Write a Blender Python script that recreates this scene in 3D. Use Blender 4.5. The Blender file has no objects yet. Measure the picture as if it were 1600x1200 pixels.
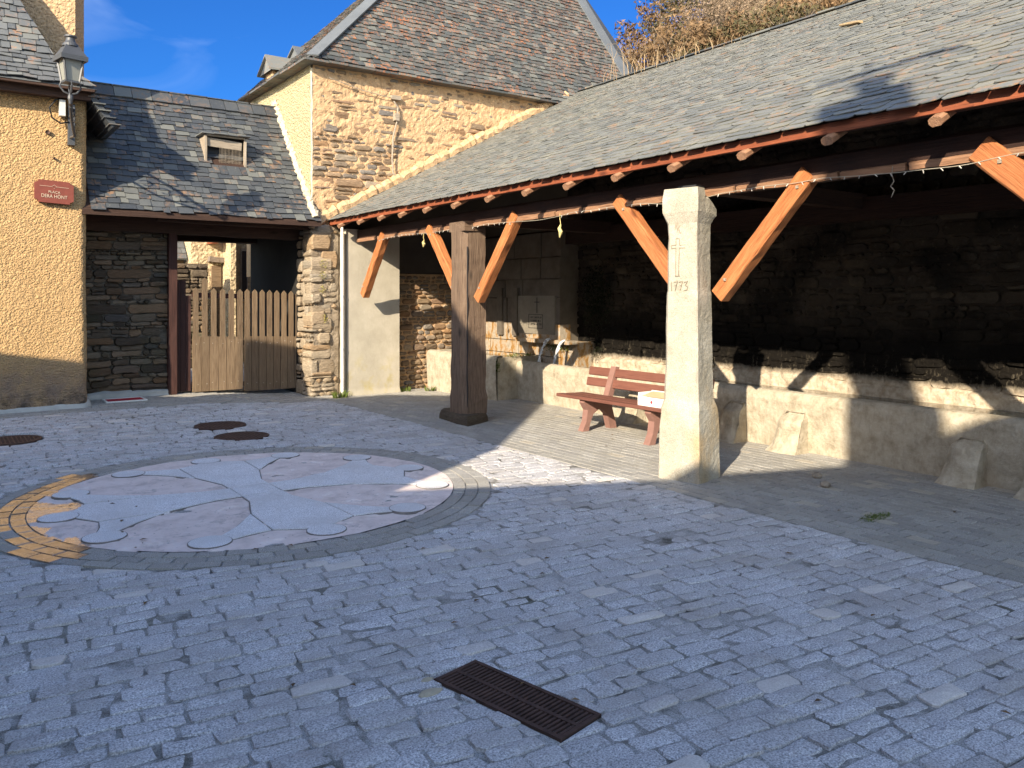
import bpy, math, random
import numpy as np
from mathutils import Vector, Matrix

random.seed(7)
R = np.random.RandomState(11)
S = bpy.context.scene
rad = math.radians

# ------------------------------------------------------------------ camera, sky, sun, exposure
AZ = 0.616
EYE = 1.6
cam = bpy.data.cameras.new('camera')
cam.sensor_width = 36.0
cam.lens = 1268 / 1600 * 36.0
cam.shift_y = -(600 - 464) / 1600
cam.clip_end = 2000
camo = bpy.data.objects.new('camera', cam)
camo.location = (0, 0, EYE)
camo.rotation_euler = (rad(90), 0, -AZ)
S.collection.objects.link(camo)
S.camera = camo

SUN_D = Vector((1, .575, -.55)).normalized()       # the way the light travels
sun_el = math.asin(-SUN_D.z)
sun_az = math.atan2(-SUN_D.x, -SUN_D.y)             # compass angle of the sun, from +Y towards +X
W = bpy.data.worlds.new('World')
S.world = W
W.use_nodes = True
wt = W.node_tree
bg = wt.nodes['Background']
sky = wt.nodes.new('ShaderNodeTexSky')
sky.sky_type = 'NISHITA'
sky.sun_disc = False
sky.sun_elevation = sun_el
sky.sun_rotation = sun_az
sky.altitude = 300
sky.air_density = 1.0
sky.dust_density = 1.0
sky.ozone_density = 1.2
tc = wt.nodes.new('ShaderNodeTexCoord')
mp = wt.nodes.new('ShaderNodeMapping')
mp.inputs['Scale'].default_value = (2.2, 2.2, 7.0)
mp.inputs['Rotation'].default_value = (0.2, 0.35, 0.5)
cn = wt.nodes.new('ShaderNodeTexNoise')
cn.inputs['Scale'].default_value = 1.6
cn.inputs['Detail'].default_value = 7
cn.inputs['Distortion'].default_value = 0.9
cr = wt.nodes.new('ShaderNodeValToRGB')
cr.color_ramp.elements[0].position = .52
cr.color_ramp.elements[1].position = .85
cr.color_ramp.elements[1].color = (.35, .35, .35, 1)
mx = wt.nodes.new('ShaderNodeMixRGB')
mx.inputs['Color2'].default_value = (2.6, 3.2, 4.2, 1)
hs = wt.nodes.new('ShaderNodeHueSaturation')
hs.inputs['Saturation'].default_value = 1.0
L = wt.links.new
L(tc.outputs['Generated'], mp.inputs[0]); L(mp.outputs[0], cn.inputs['Vector'])
L(cn.outputs[0], cr.inputs[0]); L(cr.outputs[0], mx.inputs[0])
# the clear northern half of the sky, away from the sun, is a deeper blue
vd = wt.nodes.new('ShaderNodeVectorMath'); vd.operation = 'DOT_PRODUCT'; vd.inputs[1].default_value = (.50, .75, .43)
vr = wt.nodes.new('ShaderNodeMapRange'); vr.interpolation_type = 'SMOOTHSTEP'; vr.inputs['From Min'].default_value = .2; vr.inputs['From Max'].default_value = .85
dm = wt.nodes.new('ShaderNodeMixRGB'); dm.blend_type = 'MULTIPLY'; dm.inputs['Color2'].default_value = (.05, .185, .42, 1)
L(tc.outputs['Generated'], vd.inputs[0]); L(vd.outputs['Value'], vr.inputs[0]); L(vr.outputs[0], dm.inputs[0])
L(sky.outputs[0], hs.inputs['Color']); L(hs.outputs[0], dm.inputs['Color1']); L(dm.outputs[0], mx.inputs['Color1'])
L(mx.outputs[0], bg.inputs[0])
bg.inputs[1].default_value = 0.15

sl = bpy.data.lights.new('sun', 'SUN')
sl.energy = 3.7
sl.angle = rad(0.5)
sl.color = (1.0, .87, .68)
so = bpy.data.objects.new('sun', sl)
so.rotation_euler = SUN_D.to_track_quat('-Z', 'Y').to_euler()
so.location = (-30, -20, 20)
S.collection.objects.link(so)
S.view_settings.view_transform = 'Standard'
S.view_settings.look = 'None'
S.view_settings.exposure = 1.5
S.view_settings.gamma = 1.0

# ------------------------------------------------------------------ numpy noise
def _h(i, j, s):
    n = (i * 374761393 + j * 668265263 + s * 974711) & 0x7fffffff
    n = ((n ^ (n >> 13)) * 1274126177) & 0x7fffffff
    return ((n ^ (n >> 16)) & 0xffff) / 65535.0
def vn(x, y, s=0):
    x = np.asarray(x, float); y = np.asarray(y, float)
    i = np.floor(x).astype(np.int64); j = np.floor(y).astype(np.int64)
    f = x - i; g = y - j
    f = f * f * (3 - 2 * f); g = g * g * (3 - 2 * g)
    return (_h(i, j, s) * (1 - f) + _h(i + 1, j, s) * f) * (1 - g) + (_h(i, j + 1, s) * (1 - f) + _h(i + 1, j + 1, s) * f) * g
def fbm(x, y, s=0, o=4):
    t = 0; a = .5
    for k in range(o):
        t = t + a * vn(np.asarray(x) * 2 ** k, np.asarray(y) * 2 ** k, s + k * 17); a *= .5
    return t                                         # about 0..0.94
def sm(x):
    x = np.clip(x, 0, 1); return x * x * (3 - 2 * x)
def gz(u, v):                                        # the square rises a little towards the left house
    return .11 * sm((np.asarray(v, float) - 9.5) / 3.2) * sm((4.7 - np.asarray(u, float)) / 1.8)
def und(u, v):                                       # settled hollows and humps in the old paving
    u = np.asarray(u, float); v = np.asarray(v, float)
    m = sm((np.hypot(u - 2.153, v - 6.717) - 2.1) / .7) * sm((4.85 - u) / .5) * sm((11.6 - v) / .6)
    for a in ((1.88, 2.65, .5), (2.855, 10.28, .35), (2.86, 9.43, .35), (.66, 10.5, .35)): m = m * sm((np.hypot(u - a[0], v - a[1]) - a[2]) / .4)
    return m * .05 * (fbm(u * .8, v * .8, 41, 3) - .44)
def V3(*a): return np.array(a, float)
def unit(a): a = np.asarray(a, float); return a / np.linalg.norm(a)

# ------------------------------------------------------------------ mesh builder
class MB:
    def __init__(s): s.v = []; s.f = []; s.m = []; s.c = []; s.l = []; s.n = 0
    def add(s, vs, fs, col=(.5, .5, .5), lc=None, mi=0):
        vs = np.asarray(vs, float).reshape(-1, 3)
        s.v.append(vs)
        s.c.append(np.tile(np.array([col[0], col[1], col[2], 1.0]), (len(vs), 1)))
        s.l.append(vs if lc is None else np.asarray(lc, float).reshape(-1, 3))
        b = s.n
        s.f += [[i + b for i in f] for f in fs]
        s.m += [mi] * len(fs)
        s.n += len(vs)
    def build(s, name, mats, parent=None, smooth=False):
        me = bpy.data.meshes.new(name)
        v = np.concatenate(s.v)
        me.from_pydata(v.tolist(), [], s.f)
        a = me.attributes.new('rnd', 'FLOAT_COLOR', 'POINT')
        a.data.foreach_set('color', np.concatenate(s.c).astype(np.float32).ravel())
        a = me.attributes.new('lc', 'FLOAT_VECTOR', 'POINT')
        a.data.foreach_set('vector', np.concatenate(s.l).astype(np.float32).ravel())
        for m in (mats if isinstance(mats, (list, tuple)) else [mats]): me.materials.append(m)
        me.polygons.foreach_set('material_index', s.m)
        if smooth: me.polygons.foreach_set('use_smooth', [True] * len(s.f))
        me.update()
        return link(name, me, parent)
def link(name, me, parent=None):
    o = bpy.data.objects.new(name, me)
    S.collection.objects.link(o)
    if parent: setp(o, parent)
    return o
def setp(o, parent):
    o.parent = parent
    if parent.parent is None:                        # parts are modelled in world space
        o.matrix_parent_inverse = Matrix.Translation(-parent.location)
def thing(name, label, cat, loc=(0, 0, 0), group=None):
    o = bpy.data.objects.new(name, None); S.collection.objects.link(o)
    o.empty_display_size = .1
    o.location = loc
    return tag(o, label, cat, group)
def tag(o, label, cat=None, group=None, kind=None):
    if label: o['label'] = label
    if cat: o['category'] = cat
    if group: o['group'] = group
    if kind: o['kind'] = kind
    return o

# shapes -------------------------------------------------------------
def box(mb, lo, hi, col=(.5, .5, .5), mi=0):
    x0, y0, z0 = lo; x1, y1, z1 = hi
    v = [(x0, y0, z0), (x1, y0, z0), (x1, y1, z0), (x0, y1, z0), (x0, y0, z1), (x1, y0, z1), (x1, y1, z1), (x0, y1, z1)]
    mb.add(v, [(0, 3, 2, 1), (4, 5, 6, 7), (0, 1, 5, 4), (1, 2, 6, 5), (2, 3, 7, 6), (3, 0, 4, 7)], col, mi=mi)
def prism(mb, p0, p1, sec, xd, segs=1, jit=0, col=None, scale=None, mi=0, caps=True):
    """section (list of x,y) swept from p0 to p1; grain coordinates run along the length"""
    p0 = V3(*p0); p1 = V3(*p1); ax = p1 - p0; ln = np.linalg.norm(ax); ax /= ln
    X = unit(np.asarray(xd, float) - ax * np.dot(xd, ax)); Y = np.cross(ax, X)
    sec = np.asarray(sec, float); n = len(sec)
    vs = []; lc = []
    o = R.rand(3) * 20
    for k in range(segs + 1):
        t = k / segs
        sc = 1 if scale is None else scale(t)
        q = sec * sc + (R.rand(n, 2) - .5) * jit * 2
        vs.append(p0 + ax * ln * t + q[:, :1] * X + q[:, 1:] * Y)
        lc.append(np.stack([np.full(n, ln * t), sec[:, 0], sec[:, 1]], 1) + o)
    fs = []
    for k in range(segs):
        for i in range(n):
            j = (i + 1) % n
            fs.append((k * n + i, k * n + j, (k + 1) * n + j, (k + 1) * n + i))
    if caps:
        fs.append(tuple(range(n - 1, -1, -1))); fs.append(tuple(segs * n + i for i in range(n)))
    mb.add(np.concatenate(vs), fs, col if col is not None else R.rand(3), np.concatenate(lc), mi)
def rect(w, h, c=0):
    w /= 2; h /= 2
    if not c: return [(-w, -h), (w, -h), (w, h), (-w, h)]
    return [(-w + c, -h), (w - c, -h), (w, -h + c), (w, h - c), (w - c, h), (-w + c, h), (-w, h - c), (-w, -h + c)]
def circ(r, n=8): return [(r * math.cos(2 * math.pi * i / n), r * math.sin(2 * math.pi * i / n)) for i in range(n)]
def tube(mb, pts, r, n=6, col=(.5, .5, .5), mi=0):
    pts = np.asarray(pts, float); m = len(pts)
    r = np.full(m, r) if np.isscalar(r) else np.asarray(r)
    vs = []
    up = V3(.13, .21, .97)
    for k in range(m):
        t = unit(pts[min(k + 1, m - 1)] - pts[max(k - 1, 0)])
        x = np.cross(t, up); x = unit(x) if np.linalg.norm(x) > 1e-3 else V3(1, 0, 0)
        y = np.cross(t, x)
        for i in range(n):
            a = 2 * math.pi * i / n
            vs.append(pts[k] + r[k] * (math.cos(a) * x + math.sin(a) * y))
    fs = [(k * n + i, k * n + (i + 1) % n, (k + 1) * n + (i + 1) % n, (k + 1) * n + i) for k in range(m - 1) for i in range(n)]
    fs.append(tuple(range(n))); fs.append(tuple((m - 1) * n + i for i in range(n)))
    mb.add(vs, fs, col, mi=mi)
def lathe(mb, c, prof, n=16, col=(.5, .5, .5), rot=0, mi=0):
    vs = []; c = V3(*c)
    for r, z in prof:
        for i in range(n):
            a = 2 * math.pi * i / n + rot
            vs.append(c + V3(r * math.cos(a), r * math.sin(a), z))
    m = len(prof)
    fs = [(k * n + i, k * n + (i + 1) % n, (k + 1) * n + (i + 1) % n, (k + 1) * n + i) for k in range(m - 1) for i in range(n)]
    fs.append(tuple(range(n - 1, -1, -1))); fs.append(tuple((m - 1) * n + i for i in range(n)))
    mb.add(vs, fs, col, mi=mi)
def grid(mb, fn, na, nb, mi=0, col=(.5, .5, .5)):
    """fn(A,B) arrays in 0..1 -> (..,3) points"""
    A, B = np.meshgrid(np.linspace(0, 1, na), np.linspace(0, 1, nb), indexing='ij')
    P = fn(A, B).reshape(-1, 3)
    fs = [(i * nb + j, (i + 1) * nb + j, (i + 1) * nb + j + 1, i * nb + j + 1) for i in range(na - 1) for j in range(nb - 1)]
    mb.add(P, fs, col, mi=mi)
def plate(mb, poly, z0, z1, col=(.5, .5, .5), fr=None, mi=0):
    """extruded polygon; fr maps (x,y,z) -> world"""
    n = len(poly)
    v = [(x, y, z0) for x, y in poly] + [(x, y, z1) for x, y in poly]
    v = np.array(v, float)
    if fr: v = fr(v)
    fs = [tuple(range(n - 1, -1, -1)), tuple(range(n, 2 * n))] + [(i, (i + 1) % n, n + (i + 1) % n, n + i) for i in range(n)]
    mb.add(v, fs, col, mi=mi)
def stone(mb, poly, O, A, B, N, h, ins=.012, base=-.03, dome=.006, tilt=.0, col=None):
    """a dressed or rubble stone: outline poly (a,b) on the frame O,A,B with face at height h along N"""
    p = np.asarray(poly, float); n = len(p); c = p.mean(0)
    d = p - c; ln = np.linalg.norm(d, axis=1, keepdims=True) + 1e-9
    def ring(k, z): q = p - d / ln * np.minimum(k, ln * .45); return q, z
    ta, tb = (R.rand(2) - .5) * tilt
    out = []
    for q, z in (ring(0, base), ring(ins * .25, h * .55 if h > 0 else h - .006), ring(ins, h)):
        zz = z + ((q - c) @ np.array([ta, tb]) if z > 0 or z == h else 0)
        out.append(O + q[:, :1] * A + q[:, 1:] * B + np.reshape(zz + np.zeros(n), (n, 1)) * N)
    out.append((O + c[0] * A + c[1] * B + (h + dome) * N)[None])
    fs = []
    for k in range(2):
        for i in range(n):
            j = (i + 1) % n
            fs.append((k * n + i, k * n + j, (k + 1) * n + j, (k + 1) * n + i))
    for i in range(n): fs.append((2 * n + i, 2 * n + (i + 1) % n, 3 * n))
    mb.add(np.concatenate(out), fs, R.rand(3) if col is None else col)
def rubble(mb, O, A, B, N, w, hh, course=(.06, .16), wr=(1.4, 3.6), gap=.014, dep=(.02, .05), keep=None, base=-.04, wob=.02, ins=.022):
    """irregular courses of flattish rubble stones"""
    O, A, B, N = (np.asarray(q, float) for q in (O, A, B, N))
    b = 0.0; k = 0
    while b < hh:
        h = random.uniform(*course)
        a = -random.random() * .15; k += 1
        while a < w:
            L_ = h * random.uniform(*wr)
            sub = [(b, h)]
            if h > .11 and random.random() < .3: r = random.uniform(.4, .6); sub = [(b, h * r), (b + h * r, h * (1 - r))]
            for bb, h2 in sub:
                a1 = a + L_; cx = (a + a1) / 2; cy = bb + h2 / 2
                if cx > 0 and cx < w and cy < hh and (keep is None or keep(cx, cy, L_, h2)):
                    g = gap * random.uniform(.4, 1.3)
                    x0, x1 = max(a + g / 2, -.01), min(a1 - g / 2, w + .01)
                    y0, y1 = bb + g / 2, bb + h2 - g / 2
                    if x1 - x0 > .02 and y1 - y0 > .012:
                        j = min(.35 * h2, .02)
                        cc = min(.3 * h2, .03)
                        rr = R.rand(16) - .5
                        xm1, xm2 = x0 + (x1 - x0) * .36, x0 + (x1 - x0) * .68
                        pl = [(x0 + cc * (1 + rr[0]), y0 + j * rr[1] * .6), (xm1, y0 + j * rr[2] * .7), (xm2, y0 + j * rr[3] * .7), (x1 - cc * (1 + rr[4]), y0 + j * rr[5] * .6),
                              (x1 + j * rr[6] * .3, y0 + h2 * .3), (x1 + j * rr[7] * .3, y1 - h2 * .3),
                              (x1 - cc * (1 + rr[8]), y1 + j * rr[9] * .6), (xm2, y1 + j * rr[10] * .7), (xm1, y1 + j * rr[11] * .7), (x0 + cc * (1 + rr[12]), y1 + j * rr[13] * .6),
                              (x0 + j * rr[14] * .3, y1 - h2 * .3), (x0 + j * rr[15] * .3, y0 + h2 * .3)]
                        pl = np.array(pl)
                        pl[:, 1] += wob * (fbm(pl[:, 0] * 1.3, pl[:, 1] * 1.1 + 9, 5, 2) - .4) * 2
                        stone(mb, pl, O, A, B, N, random.uniform(*dep), ins=ins * random.uniform(.6, 1.3), base=base, dome=random.uniform(0, .01), tilt=.12)
            a += L_
        b += h
def mortar(mb, O, A, B, N, w, hh, step=.03, amp=.012, off=0.0, sc=14, seed=1, fn=None, mi=0):
    O, A, B, N = (np.asarray(q, float) for q in (O, A, B, N))
    def f(a, b):
        x = a * w; y = b * hh
        d = off + amp * (fbm(x * sc, y * sc, seed, 3) - .45) * 2
        if fn is not None: d = d + fn(x, y)
        return O + x[..., None] * A + y[..., None] * B + d[..., None] * N
    grid(mb, f, max(2, int(w / step) + 1), max(2, int(hh / step) + 1), mi)
def slates(mb, O, A, B, rows, exp, wr, arange, th=.008, lift=.012, jit=.012, clip=.0, drop=0.0, over=1.9, skip=None):
    """overlapping slates; O origin at eave, A along the eave, B up the slope (unit), arange(b)->(amin,amax)"""
    O = np.asarray(O, float); A = unit(A); B = unit(B); N = np.cross(A, B)
    if N[2] < 0: N = -N
    for r in range(rows):
        b = r * exp
        lo, hi = arange(b)
        a = lo - random.random() * wr[1]
        while a < hi:
            w = random.uniform(*wr)
            a0, a1 = a + .003, a + w - .003
            a += w
            c0 = max(a0, lo); c1 = min(a1, hi)
            if c1 - c0 < .025: continue
            if random.random() < drop: continue
            if skip and skip((c0 + c1) / 2, b): continue
            jb = (random.random() - .5) * 2 * jit
            jl = (random.random() - .5) * 2 * jit
            cl = clip * random.uniform(.3, 1.2); cr_ = clip * random.uniform(.3, 1.2)
            hl = lift + th + random.random() * lift * .9
            tw = (random.random() - .5) * lift
            b0 = b + jb; bt = b + exp * over
            top = [(c0, b0 + cl + jl * .4, hl + tw), (c0 + min(cl * 1.3, (c1 - c0) * .3), b0, hl + tw), (c1 - min(cr_ * 1.3, (c1 - c0) * .3), b0 + jl * .5, hl - tw), (c1, b0 + cr_, hl - tw),
                   (c1, bt, .001), (c0, bt, .001)]
            low = [(x, y, z - th) for x, y, z in top[:4]]
            def cl_(q):
                l2, h2 = arange(max(q[1], 0)); return (min(max(q[0], l2), h2), q[1], q[2])
            P = np.array([cl_(q) for q in top + low])
            P = O + P[:, :1] * A + P[:, 1:2] * B + P[:, 2:] * N
            mb.add(P, [(0, 1, 2, 3, 4, 5), (6, 7, 1, 0), (7, 8, 2, 1), (8, 9, 3, 2), (9, 4, 3), (5, 6, 0)], R.rand(3))
def textmesh(txt, size, fr, mat, parent, name, ext=.002, align='CENTER'):
    cu = bpy.data.curves.new('t', 'FONT'); cu.body = txt; cu.size = size; cu.extrude = ext
    cu.align_x = align; cu.align_y = 'CENTER'
    o = bpy.data.objects.new('t', cu); S.collection.objects.link(o)
    dg = bpy.context.evaluated_depsgraph_get()
    me = bpy.data.meshes.new_from_object(o.evaluated_get(dg))
    bpy.data.objects.remove(o); bpy.data.curves.remove(cu)
    n = len(me.vertices); co = np.zeros(n * 3); me.vertices.foreach_get('co', co)
    me.vertices.foreach_set('co', fr(co.reshape(-1, 3)).ravel())
    me.name = name; me.materials.clear(); me.materials.append(mat); me.update()
    return link(name, me, parent)

# ------------------------------------------------------------------ materials
class NT:
    def __init__(s, name, rough=.85, spec=.3):
        s.mat = bpy.data.materials.new(name); s.mat.use_nodes = True
        s.t = s.mat.node_tree; s.b = s.t.nodes['Principled BSDF']
        s.b.inputs['Roughness'].default_value = rough
        s.b.inputs['Specular IOR Level'].default_value = spec
        s.at = {}
    def new(s, ty): return s.t.nodes.new('ShaderNode' + ty)
    def ln(s, a, b): s.t.links.new(a, b)
    def attr(s, n):
        if n not in s.at:
            a = s.new('Attribute'); a.attribute_name = n; s.at[n] = a
        return s.at[n]
    def rnd(s, ch=0):
        sp = s.new('SeparateColor'); s.ln(s.attr('rnd').outputs['Color'], sp.inputs[0]); return sp.outputs[ch]
    def lc(s, scale=(1, 1, 1)):
        m = s.new('Mapping'); m.inputs['Scale'].default_value = scale
        s.ln(s.attr('lc').outputs['Vector'], m.inputs[0]); return m.outputs[0]
    def pos(s, scale=(1, 1, 1)):
        m = s.new('Mapping'); m.inputs['Scale'].default_value = scale
        g = s.new('NewGeometry'); s.ln(g.outputs['Position'], m.inputs[0]); return m.outputs[0]
    def noise(s, sc, det=4, vec=None, rough=.6, dist=0):
        n = s.new('TexNoise'); n.inputs['Scale'].default_value = sc; n.inputs['Detail'].default_value = det
        n.inputs['Roughness'].default_value = rough; n.inputs['Distortion'].default_value = dist
        s.ln(vec if vec is not None else s.pos(), n.inputs['Vector']); return n.outputs[0]
    def voro(s, sc, vec=None, feat='F1', out=0):
        n = s.new('TexVoronoi'); n.feature = feat; n.inputs['Scale'].default_value = sc
        s.ln(vec if vec is not None else s.pos(), n.inputs['Vector']); return n.outputs[out]
    def ramp(s, fac, stops):
        r = s.new('ValToRGB'); e = r.color_ramp.elements
        while len(e) < len(stops): e.new(.5)
        for k, (p, c) in enumerate(stops):
            e[k].position = p; e[k].color = (c, c, c, 1) if np.isscalar(c) else (*c, 1)
        s.ln(fac, r.inputs[0]); return r.outputs[0]
    def mix(s, fac, a, b, mode='MIX'):
        m = s.new('MixRGB'); m.blend_type = mode
        for v, i in ((fac, 0), (a, 1), (b, 2)):
            if hasattr(v, 'type') and hasattr(v, 'node'): s.ln(v, m.inputs[i])
            elif np.isscalar(v): m.inputs[i].default_value = v if i == 0 else (v, v, v, 1)
            else: m.inputs[i].default_value = (*v, 1)
        return m.outputs[0]
    def math(s, op, a, b=0):
        m = s.new('Math'); m.operation = op
        for v, i in ((a, 0), (b, 1)):
            if hasattr(v, 'node'): s.ln(v, m.inputs[i])
            else: m.inputs[i].default_value = v
        return m.outputs[0]
    def col(s, c):
        if hasattr(c, 'node'): s.ln(c, s.b.inputs['Base Color'])
        else: s.b.inputs['Base Color'].default_value = (*c, 1)
        return s
    def bump(s, h, st=.5, dist=.01):
        b = s.new('Bump'); b.inputs['Strength'].default_value = st; b.inputs['Distance'].default_value = dist
        s.ln(h, b.inputs['Height'])
        if s.b.inputs['Normal'].is_linked: s.ln(s.b.inputs['Normal'].links[0].from_socket, b.inputs['Normal'])
        s.ln(b.outputs[0], s.b.inputs['Normal']); return s
    def rough(s, r): s.ln(r, s.b.inputs['Roughness']); return s

def zmask(n, z0, z1, namp=.0, nsc=3, vec=None):
    """1 below z0, 0 above z1, with a noisy edge"""
    g = n.new('NewGeometry'); sp = n.new('SeparateXYZ'); n.ln(g.outputs['Position'], sp.inputs[0])
    z = sp.outputs[2]
    if namp: z = n.math('ADD', z, n.math('MULTIPLY', n.math('SUBTRACT', n.noise(nsc, 6, vec, .7), .5), namp))
    mr = n.new('MapRange'); mr.inputs['From Min'].default_value = z1; mr.inputs['From Max'].default_value = z0
    n.ln(z, mr.inputs[0]); return mr.outputs[0]

def speckled(name, c1, c2, dirt, sc=90, bs=.35, rough=.85):
    n = NT(name, rough)
    c = n.mix(n.rnd(0), c1, c2)
    sp = n.ramp(n.noise(sc * 1.5, 3, None, .75), [(.36, .42), (.5, 1.0), (.64, 1.6)])
    c = n.mix(1, c, sp, 'MULTIPLY')
    c = n.mix(n.ramp(n.noise(2.3, 6), [(.42, 0), (.72, .75)]), c, dirt)
    odd = n.ramp(n.rnd(1), [(.962, 0), (.972, .6)])
    c = n.mix(odd, c, (c2[0] * 1.25, c2[1] * 1.15, c2[2] * 1.0))
    c = n.mix(n.ramp(n.noise(11, 5), [(.62, 0), (.8, .5)]), c, tuple(q * .6 for q in dirt))
    n.col(c)
    n.bump(n.noise(sc, 3), bs, .006); n.bump(n.noise(16, 4), .5, .012)
    return n.mat
MAT = {}
MAT['granite'] = speckled('granite', (.44, .43, .43), (.53, .52, .52), (.36, .325, .29))
MAT['paver'] = speckled('dark_paver', (.285, .272, .25), (.37, .355, .32), (.31, .29, .245), 130, .25)
MAT['cross_granite'] = speckled('cross_granite', (.66, .655, .66), (.71, .705, .705), (.55, .525, .505), 140, .15, .7)
def m_joint():
    n = NT('joint_sand', .95)
    c = n.ramp(n.noise(5, 7, None, .7), [(.31, (.06, .055, .045)), (.42, (.20, .19, .17)), (.54, (.37, .36, .345)), (.78, (.29, .275, .25))])
    c = n.mix(n.ramp(n.noise(1.3, 5), [(.56, 0), (.7, .55)]), c, (.08, .085, .045))
    c = n.mix(1, c, n.ramp(n.noise(180, 2), [(.36, .6), (.5, 1.0), (.66, 1.4)]), 'MULTIPLY')
    n.col(c).bump(n.noise(60, 4), .6, .01); return n.mat
MAT['joint'] = m_joint()
def m_pink():
    n = NT('pink_mortar', .9)
    c = n.ramp(n.noise(5, 7, None, .7), [(.3, (.52, .43, .39)), (.5, (.71, .60, .55)), (.7, (.78, .675, .63))])
    c = n.mix(n.ramp(n.noise(3.1, 9, None, .8), [(.55, 0), (.64, .7)]), c, (.33, .285, .265))
    c = n.mix(n.ramp(n.voro(14), [(.04, .9), (.1, 0)]), c, (.08, .07, .06))
    n.col(c).bump(n.noise(45, 5), .5, .008); return n.mat
MAT['pink'] = m_pink()
def plain(name, c, rough=.8, var=.25, sc=8, bump=.2, bsc=60, spec=.3, metal=0, dist=.005):
    n = NT(name, rough, spec)
    d = tuple(q * (1 - var) for q in c); e = tuple(min(1, q * (1 + var)) for q in c)
    n.col(n.ramp(n.noise(sc, 6, n.lc(), .65), [(.3, d), (.7, e)]))
    if bump: n.bump(n.noise(bsc, 4, n.lc()), bump, dist)
    n.b.inputs['Metallic'].default_value = metal
    return n.mat
MAT['groove'] = plain('dark_joint', (.2, .18, .165), .95)
def slate_mat(name, base, light, rust, amt, green=(.2, .2, .17), fine=12):
    n = NT(name, .55, .4)
    c = n.mix(n.rnd(0), base, light)
    c = n.mix(n.ramp(n.rnd(2), [(.75, 0), (1, .6)]), c, green)
    lich = n.math('MULTIPLY', n.ramp(n.noise(1.1, 3), [(.35, .25), (.65, 1.0)]), n.ramp(n.rnd(1), [(1 - amt, 0), (1, 1)]))
    edge = n.ramp(n.noise(fine, 6, None, .75), [(.5, 0), (.6, 1)])
    c = n.mix(n.math('MULTIPLY', lich, edge), c, rust)
    c = n.mix(n.ramp(n.noise(26, 5), [(.62, 0), (.78, .45)]), c, (.36, .33, .26))
    n.col(c).bump(n.noise(38, 5), .35, .006)
    n.rough(n.ramp(n.noise(12, 4), [(.3, .45), (.7, .75)])); return n.mat
MAT['slate_old'] = slate_mat('old_slate', (.08, .086, .09), (.14, .145, .142), (.34, .16, .07), .4)
MAT['slate_tower'] = slate_mat('tower_slate', (.055, .061, .06), (.115, .117, .106), (.46, .15, .035), .8, fine=24)
MAT['slate_new'] = slate_mat('shelter_slate', (.125, .13, .12), (.19, .19, .165), (.30, .17, .09), .5, (.24, .225, .17))
MAT['slate_dark'] = slate_mat('gatehouse_slate', (.042, .048, .056), (.078, .084, .086), (.28, .15, .07), .5)
def render_mat(name, c1, c2, stain=None, zs=(0, 0), bsc=34, bst=1.0, dist=.05):
    n = NT(name, .95, .15)
    v = n.voro(bsc, n.pos((1, 1, 1.15)), 'SMOOTH_F1')
    h = n.math('ADD', n.math('MULTIPLY', n.ramp(v, [(0, 1), (.75, 0)]), .75), n.math('MULTIPLY', n.noise(bsc * 2.2, 5), .75))
    c = n.mix(n.noise(2.2, 5), c1, c2)
    c = n.mix(n.ramp(n.noise(bsc * 1.3, 3), [(.35, .45), (.6, 0)]), c, tuple(q * .55 for q in c1))
    c = n.mix(n.ramp(n.noise(1.1, 6, n.pos((1.6, 1.6, .45)), .65), [(.5, 0), (.75, .4)]), c, tuple(q * .72 for q in c1))
    if stain:
        m = zmask(n, zs[0], zs[1], .9, 2.6)
        m = n.math('MULTIPLY', m, n.ramp(n.noise(6, 6), [(.3, .35), (.6, .95)]))
        c = n.mix(m, c, stain)
        m2 = n.math('MULTIPLY', zmask(n, .12, .42, .5, 4), n.ramp(n.noise(9, 7, None, .75), [(.42, 0), (.6, .95)]))
        c = n.mix(m2, c, (.05, .047, .042))
    n.col(c).bump(h, bst, dist); return n.mat
MAT['ochre'] = render_mat('ochre_roughcast', (.66, .42, .195), (.76, .505, .25), (.36, .26, .19), (.35, .85), bsc=45)
MAT['chimney'] = render_mat('chimney_roughcast', (.55, .36, .2), (.62, .43, .25), None, bsc=22)
MAT['cream_render'] = render_mat('cream_roughcast', (.56, .46, .27), (.63, .53, .33), None, bsc=30)
MAT['yard_render'] = render_mat('yard_render', (.55, .42, .25), (.62, .5, .32), None, bsc=14)
def stone_mat(name, stops, moss=0, bst=.6, tint=(.3, .2, .1), shadetone=None):
    n = NT(name, .9, .2)
    c = n.ramp(n.rnd(0), stops)
    c = n.mix(n.ramp(n.rnd(1), [(.6, 0), (1, .6)]), c, tint)
    lay = n.ramp(n.noise(5, 7, n.pos((3, 3, 16)), .7), [(.32, .55), (.55, 1), (.75, 1.35)])
    c = n.mix(.85, c, n.mix(1, c, lay, 'MULTIPLY'))
    c = n.mix(n.ramp(n.noise(22, 5), [(.6, 0), (.75, .35)]), c, tuple(min(1, q * 1.5) for q in stops[-1][1]))
    if moss: c = n.mix(n.ramp(n.noise(2.1, 6), [(.5, 0), (.66, moss)]), c, (.05, .06, .025))
    n.col(c).bump(n.noise(11, 6, n.pos((1, 1, 4))), bst, .03).bump(n.noise(70, 4), .4, .006); return n.mat
MAT['stone_dark'] = stone_mat('schist', [(0, (.05, .038, .028)), (.35, (.11, .083, .058)), (.7, (.19, .15, .105)), (1, (.075, .067, .06))], .3, .8, (.21, .12, .06))
MAT['stone_tan'] = stone_mat('tan_schist', [(0, (.15, .11, .075)), (.4, (.28, .2, .125)), (.75, (.17, .155, .14)), (1, (.36, .28, .19))], 0, .7, (.34, .18, .08))
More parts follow.
